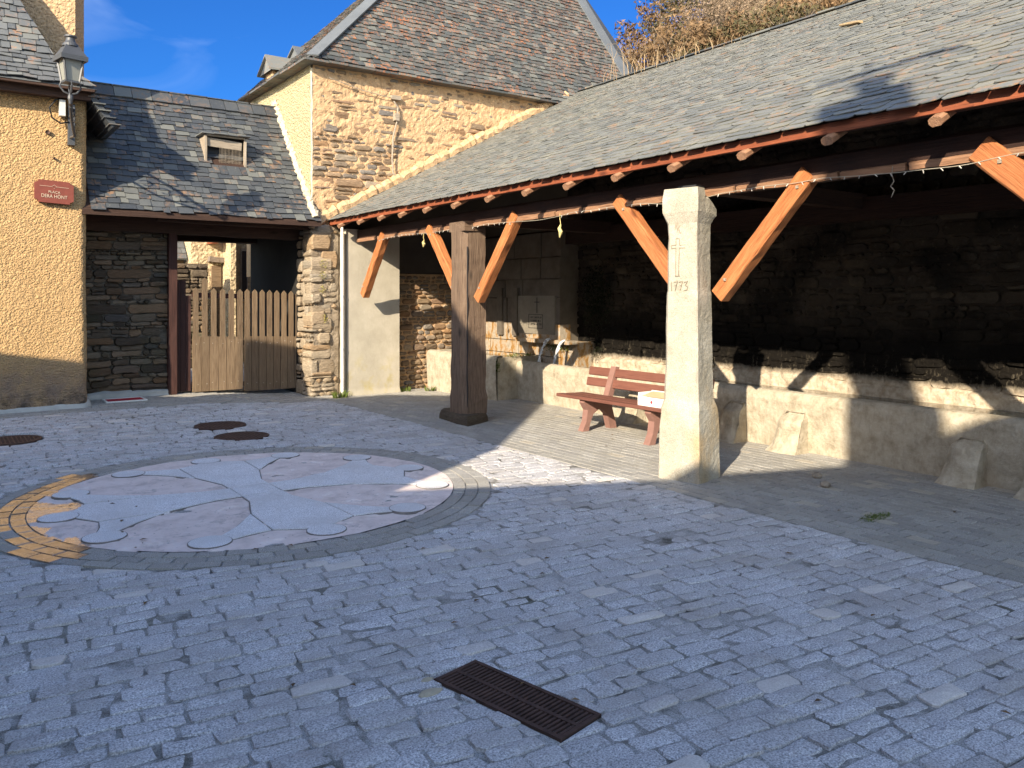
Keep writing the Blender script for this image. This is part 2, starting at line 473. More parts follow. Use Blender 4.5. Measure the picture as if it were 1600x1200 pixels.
MAT['stone_pier'] = stone_mat('pier_stone', [(0, (.24, .185, .125)), (.5, (.36, .29, .205)), (1, (.28, .24, .185))], 0, .8, (.34, .2, .09))
def m_mortar(name, a, b, bst=.9, sc=26):
    n = NT(name, .95, .15)
    c = n.ramp(n.noise(9, 6), [(.3, a), (.7, b)])
    n.col(c).bump(n.noise(sc, 6, None, .7), bst, .025).bump(n.noise(90, 4), .5, .006); return n.mat
MAT['mortar_tan'] = m_mortar('tan_mortar', (.43, .27, .145), (.58, .395, .225), 1.0, 20)
MAT['mortar_grey'] = m_mortar('grey_mortar', (.045, .038, .03), (.17, .145, .11))
MAT['mortar_pale'] = m_mortar('pale_grey_mortar', (.17, .135, .095), (.33, .27, .2))
MAT['mortar_cream'] = m_mortar('cream_mortar', (.48, .41, .29), (.6, .53, .4))
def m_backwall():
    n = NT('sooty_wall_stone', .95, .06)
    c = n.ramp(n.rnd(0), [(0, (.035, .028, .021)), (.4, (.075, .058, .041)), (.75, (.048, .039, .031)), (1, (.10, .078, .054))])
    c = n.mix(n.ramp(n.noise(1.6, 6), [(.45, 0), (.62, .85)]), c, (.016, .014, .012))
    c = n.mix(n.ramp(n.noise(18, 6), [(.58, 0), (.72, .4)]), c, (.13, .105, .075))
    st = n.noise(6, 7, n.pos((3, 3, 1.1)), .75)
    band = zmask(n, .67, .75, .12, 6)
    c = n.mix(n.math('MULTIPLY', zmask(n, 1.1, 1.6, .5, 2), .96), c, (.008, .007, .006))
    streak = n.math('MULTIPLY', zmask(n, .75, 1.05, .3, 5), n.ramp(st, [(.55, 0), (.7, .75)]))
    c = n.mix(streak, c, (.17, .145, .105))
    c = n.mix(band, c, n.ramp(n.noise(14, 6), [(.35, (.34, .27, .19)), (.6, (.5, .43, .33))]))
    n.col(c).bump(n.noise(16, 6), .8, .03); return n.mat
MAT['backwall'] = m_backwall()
def m_trough():
    n = NT('old_trough_concrete', .9, .2)
    c = n.ramp(n.noise(7, 7, None, .7), [(.28, (.25, .21, .145)), (.5, (.41, .355, .265)), (.72, (.5, .445, .35))])
    drip = n.ramp(n.noise(4, 6, n.pos((4, 4, 1.4)), .75), [(.5, 0), (.72, .55)])
    c = n.mix(drip, c, (.22, .19, .14))
    c = n.mix(n.ramp(n.voro(24), [(.0, .35), (.22, 0)]), c, (.62, .56, .46))
    n.col(c).bump(n.noise(28, 6), .7, .02).bump(n.noise(100, 3), .4, .005); return n.mat
MAT['trough'] = m_trough()
MAT['concrete'] = plain('grey_concrete', (.42, .38, .30), .92, .16, 2.6, .35, 70, .2)
def m_pilaster():
    n = NT('pilaster_concrete', .92, .2)
    c = n.ramp(n.noise(2.4, 7, None, .65), [(.3, (.36, .325, .255)), (.55, (.43, .39, .31)), (.75, (.50, .455, .37))])
    c = n.mix(n.math('MULTIPLY', zmask(n, .2, .75, .6, 3), n.ramp(n.noise(4, 5), [(.5, 0), (.66, .6)])), c, (.38, .31, .1))
    c = n.mix(n.ramp(n.noise(8, 6, n.pos((3, 3, .5))), [(.6, 0), (.8, .5)]), c, (.27, .25, .2))
    n.col(c).bump(n.noise(50, 5), .35, .008); return n.mat
MAT['pilaster'] = m_pilaster()
def wood(name, c1, c2, dark, rough=.7, bst=.4, gs=1.0, spec=.3):
    n = NT(name, rough, spec)
    g = n.noise(6 * gs, 6, n.lc((.6, 7, 7)), .7, .6)
    c = n.ramp(g, [(.25, dark), (.45, c1), (.7, c2)])
    c = n.mix(n.ramp(n.rnd(0), [(0, .35), (1, 0)]), c, dark)
    c = n.mix(n.ramp(n.noise(30, 4, n.lc((.12, 3, 3))), [(.58, 0), (.68, .6)]), c, tuple(q * .55 for q in dark))
    kn = n.ramp(n.voro(1.5, n.lc((1, 2.6, 2.6))), [(.05, .85), (.13, 0)])
    c = n.mix(kn, c, tuple(q * .6 for q in dark))
    n.col(c).bump(n.noise(14, 6, n.lc((.3, 6, 6))), bst, .012); return n.mat
MAT['brace'] = wood('orange_stained_wood', (.38, .135, .045), (.52, .22, .085), (.2, .06, .022), .75, .7)
MAT['beam'] = wood('dark_stained_beam', (.034, .015, .010), (.055, .024, .015), (.016, .008, .006), .75, .7)
MAT['beam_edge'] = wood('lit_weathered_wood', (.30, .16, .09), (.38, .22, .13), (.16, .08, .045), .8, .8)  # paler tone: painted sunlight on the beam edge, weathered wood on the rafters
MAT['fascia'] = wood('red_fascia', (.24, .066, .028), (.32, .10, .042), (.13, .035, .016), .7)
MAT['oldpost'] = wood('weathered_post', (.17, .11, .072), (.25, .175, .118), (.05, .036, .027), .85, 1.0)
MAT['gatewood'] = wood('gate_wood', (.175, .118, .07), (.25, .18, .11), (.075, .05, .03), .85, .6)
MAT['gateframe'] = wood('gate_frame_wood', (.05, .021, .016), (.075, .032, .024), (.028, .013, .010), .75, .5)
MAT['deck'] = wood('roof_boards', (.05, .026, .017), (.075, .04, .026), (.025, .014, .01), .8, .4)
MAT['bench'] = wood('bench_plank', (.165, .066, .046), (.20, .085, .058), (.125, .05, .036), .6, .15)
MAT['benchleg'] = plain('bench_leg', (.23, .125, .10), .75, .12, 9, .25)
MAT['greywood'] = wood('grey_wood', (.33, .27, .2), (.42, .36, .28), (.15, .12, .09), .85, .6)
def m_post():
    n = NT('cream_granite_post', .85, .25)
    c = n.ramp(n.noise(4, 6, None, .65), [(.3, (.34, .305, .235)), (.55, (.42, .385, .31)), (.75, (.48, .45, .38))])
    c = n.mix(n.ramp(n.noise(2.2, 4, n.pos((1, 1, .5))), [(.52, 0), (.66, .55)]), c, (.46, .31, .14))
    c = n.mix(1, c, n.ramp(n.noise(150, 2), [(.36, .7), (.55, 1), (.7, 1.2)]), 'MULTIPLY')
    c = n.mix(n.ramp(n.noise(16, 6, n.pos((1, 1, .35))), [(.62, 0), (.74, .5)]), c, (.2, .18, .15))
    n.col(c).bump(n.noise(26, 5), .7, .014).bump(n.noise(120, 3), .5, .005); return n.mat
MAT['post'] = m_post()
MAT['carving'] = plain('carved_line', (.30, .26, .195), .95)
MAT['iron'] = plain('rusty_iron', (.085, .05, .038), .7, .35, 14, .4, 90, .4, .3)
MAT['pitshade'] = plain('drain_shade', (.02, .015, .012), .95)  # near black, stands for the shade under the grate bars
MAT['lampmetal'] = plain('lamp_paint', (.062, .065, .07), .45, .1, 5, .05, 80, .5)
MAT['white'] = plain('white_paint', (.72, .7, .64), .6, .08, 6, .1)
MAT['whitestone'] = plain('pale_skirting', (.42, .41, .37), .9, .15, 7, .5, 40)
MAT['sign'] = plain('sign_red', (.19, .05, .033), .6, .12, 18, .15, 60)
MAT['signtext'] = plain('sign_cream', (.55, .42, .3), .6, .05)
MAT['redmat'] = plain('red_mat', (.42, .02, .035), .85, .2, 12, .4, 160)
MAT['black'] = plain('black_cap', (.02, .02, .022), .6, .2)
MAT['carton'] = plain('white_carton', (.78, .76, .7), .7, .05, 5, .05)
MAT['cartontop'] = plain('brown_flap', (.55, .42, .25), .8, .08)
MAT['flash'] = plain('zinc_flashing', (.12, .13, .135), .5, .15, 3, .1, 30, .5)
MAT['leadgrey'] = plain('plastic_grey', (.55, .55, .5), .5, .06)
MAT['dead'] = plain('yellow_ribbon', (.6, .5, .22), .8, .2)
def leafmat(name, a, b):
    n = NT(name, .75, .2); n.col(n.mix(n.rnd(0), a, b)); return n.mat
MAT['moss'] = leafmat('moss', (.05, .08, .012), (.12, .15, .03))
MAT['fern'] = leafmat('fern', (.005, .007, .003), (.016, .02, .007))
MAT['yellowplant'] = leafmat('stonecrop', (.2, .2, .04), (.34, .28, .07))
MAT['drygrass'] = leafmat('dry_grass', (.26, .18, .095), (.42, .31, .18))
MAT['brownleaf'] = leafmat('brown_leaves', (.10, .06, .03), (.21, .135, .07))
MAT['pinkleaf'] = leafmat('pale_twigs', (.15, .105, .07), (.27, .2, .135))
MAT['greenleaf'] = leafmat('dull_green', (.05, .048, .022), (.11, .09, .042))
MAT['bark'] = plain('bark', (.2, .16, .12), .9, .3, 12, .5, 30)
MAT['hill'] = plain('hillside', (.17, .13, .08), .95, .3, .3, .4, 2, .2, 0, .1)
def m_glass():
    n = NT('frosted_lamp_glass', .25, .5)
    n.col((.34, .34, .29)); n.b.inputs['Transmission Weight'].default_value = .35
    n.rough(n.ramp(n.noise(3, 3), [(.3, .3), (.7, .5)])); return n.mat
MAT['glass'] = m_glass()
def m_water(name, rough=.02, bst=.25, sc=14):
    n = NT(name, rough, .5)
    n.col((.95, .97, .97)); n.b.inputs['Transmission Weight'].default_value = 1; n.b.inputs['IOR'].default_value = 1.33
    n.bump(n.noise(sc, 3), bst, .01); return n.mat
MAT['water'] = m_water('spring_water')
def m_fall():
    n = NT('falling_water', .25, .6); n.col((.9, .92, .93)); n.b.inputs['Transmission Weight'].default_value = .45; n.b.inputs['IOR'].default_value = 1.33
    n.bump(n.noise(50, 3, n.pos((1, 1, .3))), 1.0, .01); return n.mat
MAT['fall'] = m_fall()
MAT['still'] = plain('trough_water', (.02, .025, .02), .04, .1, 5, .12, 6, .5)
def m_puddle():
    n = NT('puddle_film', .25, .5)
    n.col(n.ramp(n.noise(6, 7, None, .7), [(.3, (.30, .20, .15)), (.5, (.50, .38, .31)), (.7, (.58, .45, .37))]))
    n.b.inputs['Coat Weight'].default_value = 1.0; n.b.inputs['Coat IOR'].default_value = 2.0
    n.rough(n.ramp(n.noise(12, 5), [(.4, .1), (.65, .5)]))
    rc = n.ramp(n.noise(16, 5, None, .7), [(.45, .03), (.68, .35)]); n.ln(rc, n.b.inputs['Coat Roughness'])
    n.bump(n.noise(24, 4), .12, .004); return n.mat
MAT['puddle'] = m_puddle()
def m_wet():
    n = NT('wet_paver', .3, .5)
    n.col(n.ramp(n.noise(14, 6, None, .7), [(.35, (.15, .11, .085)), (.65, (.30, .23, .18))]))
    n.b.inputs['Coat Weight'].default_value = 1.0; n.b.inputs['Coat IOR'].default_value = 2.0
    n.ln(n.ramp(n.noise(10, 5, None, .7), [(.42, .04), (.66, .4)]), n.b.inputs['Coat Roughness'])
    n.bump(n.noise(50, 4), .15, .004); return n.mat
MAT['wetpaver'] = m_wet()
def m_rust():
    n = NT('wet_calcite', .5, .4)
    c = n.ramp(n.noise(6, 6, n.pos((2, 2, 1)), .7), [(.3, (.24, .2, .15)), (.46, (.36, .31, .245)), (.58, (.30, .16, .045)), (.72, (.13, .075, .03))])
    n.col(c).bump(n.noise(20, 5), .6, .02); return n.mat
MAT['calcite'] = m_rust()
MAT['ashlar'] = plain('fountain_ashlar', (.12, .10, .078), .85, .25, 5, .5, 30)
MAT['plaque'] = plain('stone_plaque', (.2, .175, .135), .85, .15, 6, .3, 50)
MAT['lens'] = plain('red_sticker', (.6, .05, .06), .6, .05)
MAT['pane'] = plain('dark_pane', (.02, .02, .025), .2, .1)
MAT['wire'] = plain('pale_wire', (.4, .36, .28), .6, .1)
MAT['bulb'] = plain('clear_bulb', (.5, .48, .43), .3, .05, 5, 0)
MAT['shadetone'] = plain('passage_shade_plaster', (.018, .016, .014), .95, .3, 3, .4, 30)  # near black: the dimness inside the gate passage is put into the colour
MAT['shadeplaster'] = plain('shaded_plaster', (.06, .05, .043), .9, .2, 3, .4, 30)  # dark tone carries the shade under the shelter roof
UZ = V3(0, 0, 1); UX = V3(1, 0, 0); UY = V3(0, 1, 0)
RC = np.array([2.153, 6.717]); RR = 1.95              # paved roundel
GR0 = np.array([1.694, 2.958]); GRA = V3(.142, -.670); GRB = V3(.24, .045)   # drain grate corner and edge vectors
GRA = GRA[:2]; GRB = GRB[:2]
GRL, GRW = np.linalg.norm(GRA), np.linalg.norm(GRB)
GRa = GRA / GRL; GRb = np.array([-GRa[1], GRa[0]]); GRW *= abs(np.dot(unit(GRB), GRb))
GRL *= 1.0
MH = [(2.855, 10.28, .29), (2.86, 9.43, .29), (.66, 10.5, .30)]

# ------------------------------------------------------------------ ground sheet (also the sand in the joints)
def build_ground():
    near = np.arange(-2.6, 8.6, .07)
    xs = np.concatenate([[-400, -120, -40, -14, -6], near, [9.5, 14, 30, 90, 400]])
    nearv = np.arange(-1.0, 14.2, .07)
    ys = np.concatenate([[-400, -100, -30, -10, -4], nearv, [15, 16.5, 19, 24, 40, 100, 400]])
    X, Y = np.meshgrid(xs, ys, indexing='ij')
    Z = gz(X, Y) + und(X, Y) - .0062 + .0105 * (fbm(X * 3.1, Y * 3.1, 3, 4) - .45) + .006 * (vn(X * 17, Y * 17, 8) - .5)
    q = np.stack([X, Y], -1) - GR0
    a = q @ GRa; b = q @ GRb
    Z = np.where((a > .075) & (a < GRL - .075) & (b > .075) & (b < GRW - .075), -.12, np.where((a > -.05) & (a < GRL + .05) & (b > -.05) & (b < GRW + .05), np.minimum(Z, -.009), Z))
    d = np.hypot(X - RC[0], Y - RC[1])
    Z = np.where(d < RR + .05, np.minimum(Z, -.012), Z)
    Z = np.where((X > 4.93) & (Y < 12.5), np.minimum(Z, -.008 + .006 * (vn(X * 9, Y * 9, 4) - .5)), Z)
    for m in MH: Z = np.where(np.hypot(X - m[0], Y - m[1]) < m[2] + .03, gz(X, Y) - .03, Z)
    P = np.stack([X, Y, Z], -1); nb = len(ys)
    mb = MB()
    fs = [(i * nb + j, (i + 1) * nb + j, (i + 1) * nb + j + 1, i * nb + j + 1) for i in range(len(xs) - 1) for j in range(nb - 1)]
    mb.add(P.reshape(-1, 3), fs)
    tag(mb.build('ground', MAT['joint']), 'sandy ground filling the joints of the paving', kind='structure')
build_ground()

def build_setts():
    mb = MB()
    th = rad(-6); e = np.array([math.cos(th), math.sin(th)]); f = np.array([-e[1], e[0]])
    b = -2.2
    while b < 13.6:
        h = random.uniform(.085, .122)
        a = -4.5 - random.random() * .2
        while a < 6.6:
            w = random.uniform(.13, .27)
            c = e * (a + w / 2) + f * (b + h / 2)
            u, v = c
            a0 = a; a += w
            if u < -2.4 or u > 4.99 or v < -.9 or v > 11.95: continue
            if u < -.35 * 1 and v > 9: continue
            if np.hypot(*(c - RC)) < RR: continue
            q = c - GR0; ga = q @ GRa; gb = q @ GRb
            
            if any(np.hypot(u - m[0], v - m[1]) < m[2] for m in MH): continue
            g = random.uniform(.001, .005) if random.random() < .91 else random.uniform(.005, .010)
            wv = .012 * (vn(a0 * 1.7, b, 3) - .5)
            x0, x1, y0, y1 = a0 + g, a0 + w - g, b + g * .8 + wv, b + h - g * .8 + wv
            r = (R.rand(20) - .5) * .018
            cc = random.uniform(.008, .02)
            pl = [(x0 + cc, y0 + r[0]), ((x0 + x1) / 2, y0 + r[1]), (x1 - cc, y0 + r[2]), (x1 + r[3], y0 + cc), (x1 + r[4], y1 - cc), (x1 - cc, y1 + r[5]), ((x0 + x1) / 2 + r[10], y1 + r[6]), (x0 + cc, y1 + r[7]), (x0 + r[8], y1 - cc), (x0 + r[9], y0 + cc)]
            P = np.array([e * x + f * y for x, y in pl])
            d = P - RC; dd = np.hypot(d[:, 0], d[:, 1])
            k = dd < RR + .008
            P[k] = RC + d[k] / dd[k, None] * (RR + .008)
            for m in MH:
                d = P - np.array(m[:2]); dd = np.hypot(d[:, 0], d[:, 1]); k = dd < m[2] + .02
                P[k] = np.array(m[:2]) + d[k] / (dd[k, None] + 1e-6) * (m[2] + .02)
            q = P - GR0; ga = q @ GRa; gb = q @ GRb
            if ((ga > -.006) & (ga < GRL + .006) & (gb > -.006) & (gb < GRW + .006)).any() or (-.006 < (c - GR0) @ GRa < GRL + .006 and -.006 < (c - GR0) @ GRb < GRW + .006):
                best = None
                for d_ in (-ga - .006, ga - GRL - .006, -gb - .006, gb - GRW - .006):
                    out = []
                    for i in range(len(P)):
                        p_, q_, dp, dq = P[i], P[(i + 1) % len(P)], d_[i], d_[(i + 1) % len(P)]
                        if dp >= 0: out.append(p_)
                        if (dp >= 0) != (dq >= 0): out.append(p_ + (q_ - p_) * dp / (dp - dq))
                    if len(out) < 3: continue
                    o_ = np.array(out); x_, y_ = o_[:, 0], o_[:, 1]
                    ar = abs(np.dot(x_, np.roll(y_, 1)) - np.dot(y_, np.roll(x_, 1))) / 2
                    if best is None or ar > best[0]: best = (ar, o_)
                if best is None or best[0] < .0012: continue
                P = best[1]
            P[:, 0] = np.minimum(P[:, 0], 4.94); P[:, 1] = np.minimum(P[:, 1], 11.90)
            z = float(gz(u, v) + und(u, v))
            stone(mb, P, V3(0, 0, z), UX, UY, UZ, (R.rand() - .5) * .010, ins=random.uniform(.006, .015), base=-.035, dome=random.uniform(.001, .007), tilt=.07)
        b += h
    tag(mb.build('granite_sett_paving', MAT['granite']), 'worn grey granite sett paving of the square', kind='structure')
build_setts()

def brick(mb, x0, x1, y0, y1, fr, z, g=.004, tilt=.02, jz=.003):
    pl = [(x0 + g, y0 + g), (x1 - g, y0 + g), (x1 - g, y1 - g), (x0 + g, y1 - g)]
    P = np.array([fr(x, y) for x, y in pl])
    stone(mb, P, V3(0, 0, z), UX, UY, UZ, (R.rand() - .5) * jz, ins=.006, base=-.03, dome=.0, tilt=tilt)
def build_pavers():
    mb = MB()
    k = 0; u = 4.955
    while u < 7.5:                                    # under the shelter, long side towards the gate
        v = -1.2 + (k % 2) * .1; k += 1
        while v < 12.6:
            brick(mb, v, v + .2, u, u + .1, lambda x, y: (y, x), float(gz(u, v)))
            v += .2
        u += .1
    v = 11.915; k = 0
    while v < 13.9:                                    # strip along the house and the gate
        u = -1.2 + (k % 2) * .1; k += 1
        while u < 4.9:
            brick(mb, u, min(u + .2, 4.95), v, v + .1, lambda x, y: (x, y), float(gz(u, v)))
            u += .2
        v += .1
    tag(mb.build('brick_paving', MAT['paver']), 'dark grey brick paving under the shelter and along the gate', kind='structure')
build_pavers()

# ------------------------------------------------------------------ the roundel with the cross
def build_roundel():
    t = thing('paved_roundel', 'large round inlay, pale granite cross in pink mortar, wet and glinting orange at left', 'inlay', (RC[0], RC[1], 0))
    pts = [(0, 801), (18, 786), (64, 764), (88, 755), (110, 737), (117, 728), (128, 737), (145, 742), (136, 748), (110, 757), (95, 766), (90, 775), (64, 775), (53, 783), (77, 786), (119, 784), (136, 775), (137, 784), (121, 795), (99, 799), (79, 806), (70, 815), (37, 817), (44, 821), (81, 824), (71, 834), (88, 836), (99, 845), (103, 839), (121, 838), (126, 845), (150, 846), (136, 852), (132, 863), (110, 874), (82, 881), (64, 876), (37, 867), (16, 861), (9, 858), (27, 845), (26, 836), (11, 831), (-20, 832), (-60, 835), (-70, 812)]
    poly = []
    ca, sa = math.cos(AZ), math.sin(AZ)
    for x, y in pts:
        X = (x - 800) / 1268; k = EYE * 1268 / (y - 464)
        poly.append(((X * ca + sa) * k, (-X * sa + ca) * k))
    def inside(x, y):
        r_ = False
        for i in range(len(poly)):
            (x0, y0), (x1, y1) = poly[i], poly[i - 1]
            if (y0 > y) != (y1 > y) and x < (x1 - x0) * (y - y0) / (y1 - y0) + x0: r_ = not r_
        return r_
    mb = MB(); n = 57
    for row in range(3):
        r0 = RR - .105 * (row + 1); r1 = r0 + .105
        for i in range(n):
            a0 = 2 * math.pi * (i + .5 * (row % 2)) / n; a1 = a0 + 2 * math.pi / n
            g = .004
            pl = [(r0 + g, a0 + g / r0), (r0 + g, a1 - g / r0), (r1 - g, a1 - g / r1), (r1 - g, a0 + g / r1)]
            P = np.array([RC + r * np.array([math.cos(a), math.sin(a)]) for r, a in pl])
            stone(mb, P, V3(0, 0, 0), UX, UY, UZ, -.0005 + (R.rand() - .5) * .006, ins=.006, base=-.03, dome=0, tilt=.05)
            if inside(*P.mean(0)): mb.m[-12:] = [1] * 12
    mb.build('border_ring', [MAT['paver'], MAT['wetpaver']], t)
    mb = MB(); rin = RR - .318
    def f(a, b):
        r = rin * b; an = a * 2 * math.pi
        x = RC[0] + r * np.cos(an); y = RC[1] + r * np.sin(an)
        z = -.001 + .011 * (fbm(x * 6, y * 6, 5, 5) - .47) - .010 * sm((fbm(x * 5, y * 5, 77, 4) - .58) / .08)
        return np.stack([x, y, z], -1)
    grid(mb, f, 420, 90)
    vv = mb.v[0]
    for k, fc in enumerate(mb.f):
        p = vv[fc[0]]
        if p[0] < 1.4 and inside(p[0], p[1]): mb.m[k] = 1
    mb.build('mortar_field', [MAT['pink'], MAT['puddle']], t)
    half = [(.165, .165), (.22, .17), (.36, .176), (.53, .2), (.73, .285), (.88, .39), (.98, .46), (1.13, .6), (1.2, .665)]
    back = [(1.285, .575), (1.235, .46), (1.225, .34), (1.26, .22), (1.345, .10)]
    arm = half + back + [(x, -y) for x, y in back[::-1]] + [(x, -y) for x, y in half[::-1]]
    def inset(pl, k):
        p = np.array(pl); c = p.mean(0); out = []
        m = len(p)
        for i in range(m):
            e = p[(i + 1) % m] - p[i - 1]; nn = np.array([e[1], -e[0]]) / (np.linalg.norm(e) + 1e-9)
            out.append(p[i] - nn * k)
        return [tuple(q) for q in out]
    cmb = MB(); jmb = MB()
    def put(pl, z, k=0):
        for th in [0, 90, 180, 270]:
            c, s = math.cos(rad(th + 1)), math.sin(rad(th + 1))
            fr = lambda v, c=c, s=s: np.stack([RC[0] + v[:, 0] * c - v[:, 1] * s, RC[1] + v[:, 0] * s + v[:, 1] * c, v[:, 2]], 1)
            plate(cmb, inset(pl, .004), -.03, z + (R.rand() - .5) * .001, R.rand(3) * .4 + .3, fr)
            plate(jmb, inset(pl, -.002 if k else -.006), -.03, max(.0015, z - .0012) if k else .0015, fr=fr)
    # arm split into a middle slab and two horns, as cut stone
    mid = [(.165, -.165), (.36, -.172), (.74, -.285), (1.225, -.30), (1.345, -.085), (1.345, .085), (1.225, .30), (.74, .285), (.36, .172), (.165, .165)]
    put(mid, .007)
    hornU = [(.74, .287), (.88, .39), (1.0, .475), (1.13, .6), (1.2, .67), (1.285, .585), (1.245, .46), (1.225, .305)]
    hornU = hornU[::-1]
    put(hornU, .0065)
    put([(x, -y) for x, y in hornU[::-1]], .0075)
    put([(1.44 + .135 * math.cos(a), .135 * math.sin(a)) for a in np.linspace(0, 2 * math.pi, 24, endpoint=False)], .0085, 1)
    for s in (-30, 30):
        put([(1.455 * math.cos(rad(s)) + .138 * math.cos(a), 1.455 * math.sin(rad(s)) + .138 * math.sin(a)) for a in np.linspace(0, 2 * math.pi, 24, endpoint=False)], .009, 1)
    q = .16
    plate(cmb, [(-q, -q), (q, -q), (q, q), (-q, q)], -.03, .007, (.4, .4, .4), lambda v: v + V3(RC[0], RC[1], 0))
    jmb.build('stone_joints', MAT['groove'], t)
    cmb.build('cross', MAT['cross_granite'], t)
build_roundel()

# ------------------------------------------------------------------ ironwork in the ground
def build_grate():
    t = thing('drain_grate', 'rusty rectangular iron drain grate with two rows of slots', 'drain grate', (GR0[0], GR0[1], 0))
    fr = lambda v: np.stack([GR0[0] + v[:, 0] * GRa[0] + v[:, 1] * GRb[0], GR0[1] + v[:, 0] * GRa[1] + v[:, 1] * GRb[1], v[:, 2]], 1)
    def bx(mb, x0, x1, y0, y1, z0, z1): plate(mb, [(x0, y0), (x1, y0), (x1, y1), (x0, y1)], z0, z1, R.rand(3), fr)
    l, w = GRL, GRW; mb = MB(); e = .018
    bx(mb, 0, l, 0, e, -.05, .004); bx(mb, 0, l, w - e, w, -.05, .004)
    bx(mb, 0, e, e, w - e, -.05, .003); bx(mb, l - e, l, e, w - e, -.05, .003)
    mb.build('frame', MAT['iron'], t)
    mb = MB(); bx(mb, e + .001, l - e - .001, w / 2 - .009, w / 2 + .009, -.04, .002); mb.build('centre_rib', MAT['iron'], t)
    n = 29
    for row in (0, 1):
        y0 = e + .001 if row == 0 else w / 2 + .0095
        y1 = w / 2 - .0095 if row == 0 else w - e - .001
        b0 = None
        mb = MB()
        for i in range(n):
            x = e + (i + .5) * (l - 2 * e) / n
            bx(mb, x - .0055, x + .0055, y0, y1, -.04, 0.0)
        mb.build('slotted_bars', MAT['iron'], t)
    mb = MB(); bx(mb, .0, l, .0, w, -.14, -.045); mb.build('shade_bed', MAT['pitshade'], t)  # pit bed with its shade painted in
build_grate()
def build_manholes():
    labs = ['round rusty manhole cover farther from the roundel, nearest the gate', 'round rusty manhole cover next to the edge of the roundel', 'round rusty manhole cover at the left edge near the ochre house']
    first = None
    for (u, v, r), lab in zip(MH, labs):
        z = float(gz(u, v))
        if first is None:
            t = thing('manhole_cover', lab, 'manhole cover', (u, v, z), 'manhole covers in the square')
            mb = MB(); lathe(mb, (u, v, z), [(r + .012, -.03), (r + .012, .002), (r - .012, .002), (r - .012, -.01)], 40); mb.build('rim', MAT['iron'], t)
            mb = MB(); lathe(mb, (u, v, z), [(r - .016, -.03), (r - .016, -.002), (0.001, -.001)], 40)
            for i in range(-6, 7):
                for j in range(-6, 7):
                    x, y = i * .04, j * .04
                    if math.hypot(x, y) < r - .04: box(mb, (u + x - .012, v + y - .005, z - .002), (u + x + .012, v + y + .005, z + .002))
            mb.build('lid', MAT['iron'], t); first = t
        else:
            c = first.copy(); S.collection.objects.link(c); c['label'] = lab; c.location = (u, v, z)
            for ch in first.children:
                d = ch.copy(); S.collection.objects.link(d); mi_ = ch.matrix_parent_inverse.copy(); d.parent = c; d.matrix_parent_inverse = mi_
build_manholes()
def build_mat():
    t = thing('ground_hatch', 'small red rectangular mat with pale metal frame set beside the stone wall', 'mat', (2.3, 12.75, .12))
    z = float(gz(2.3, 12.7)) + .004
    a, b = (1.93, 12.58), (2.47, 12.98)
    mb = MB(); e = .03
    for lo, hi in (((a[0], a[1]), (b[0], a[1] + e)), ((a[0], b[1] - e), (b[0], b[1])), ((a[0], a[1] + e), (a[0] + e, b[1] - e)), ((b[0] - e, a[1] + e), (b[0], b[1] - e))):
        box(mb, (*lo, z - .02), (*hi, z + .012))
    mb.build('rim', MAT['white'], t)
    mb = MB(); box(mb, (a[0] + e, a[1] + e, z - .02), (b[0] - e, b[1] - e, z + .006)); mb.build('mat_pad', MAT['redmat'], t)
build_mat()

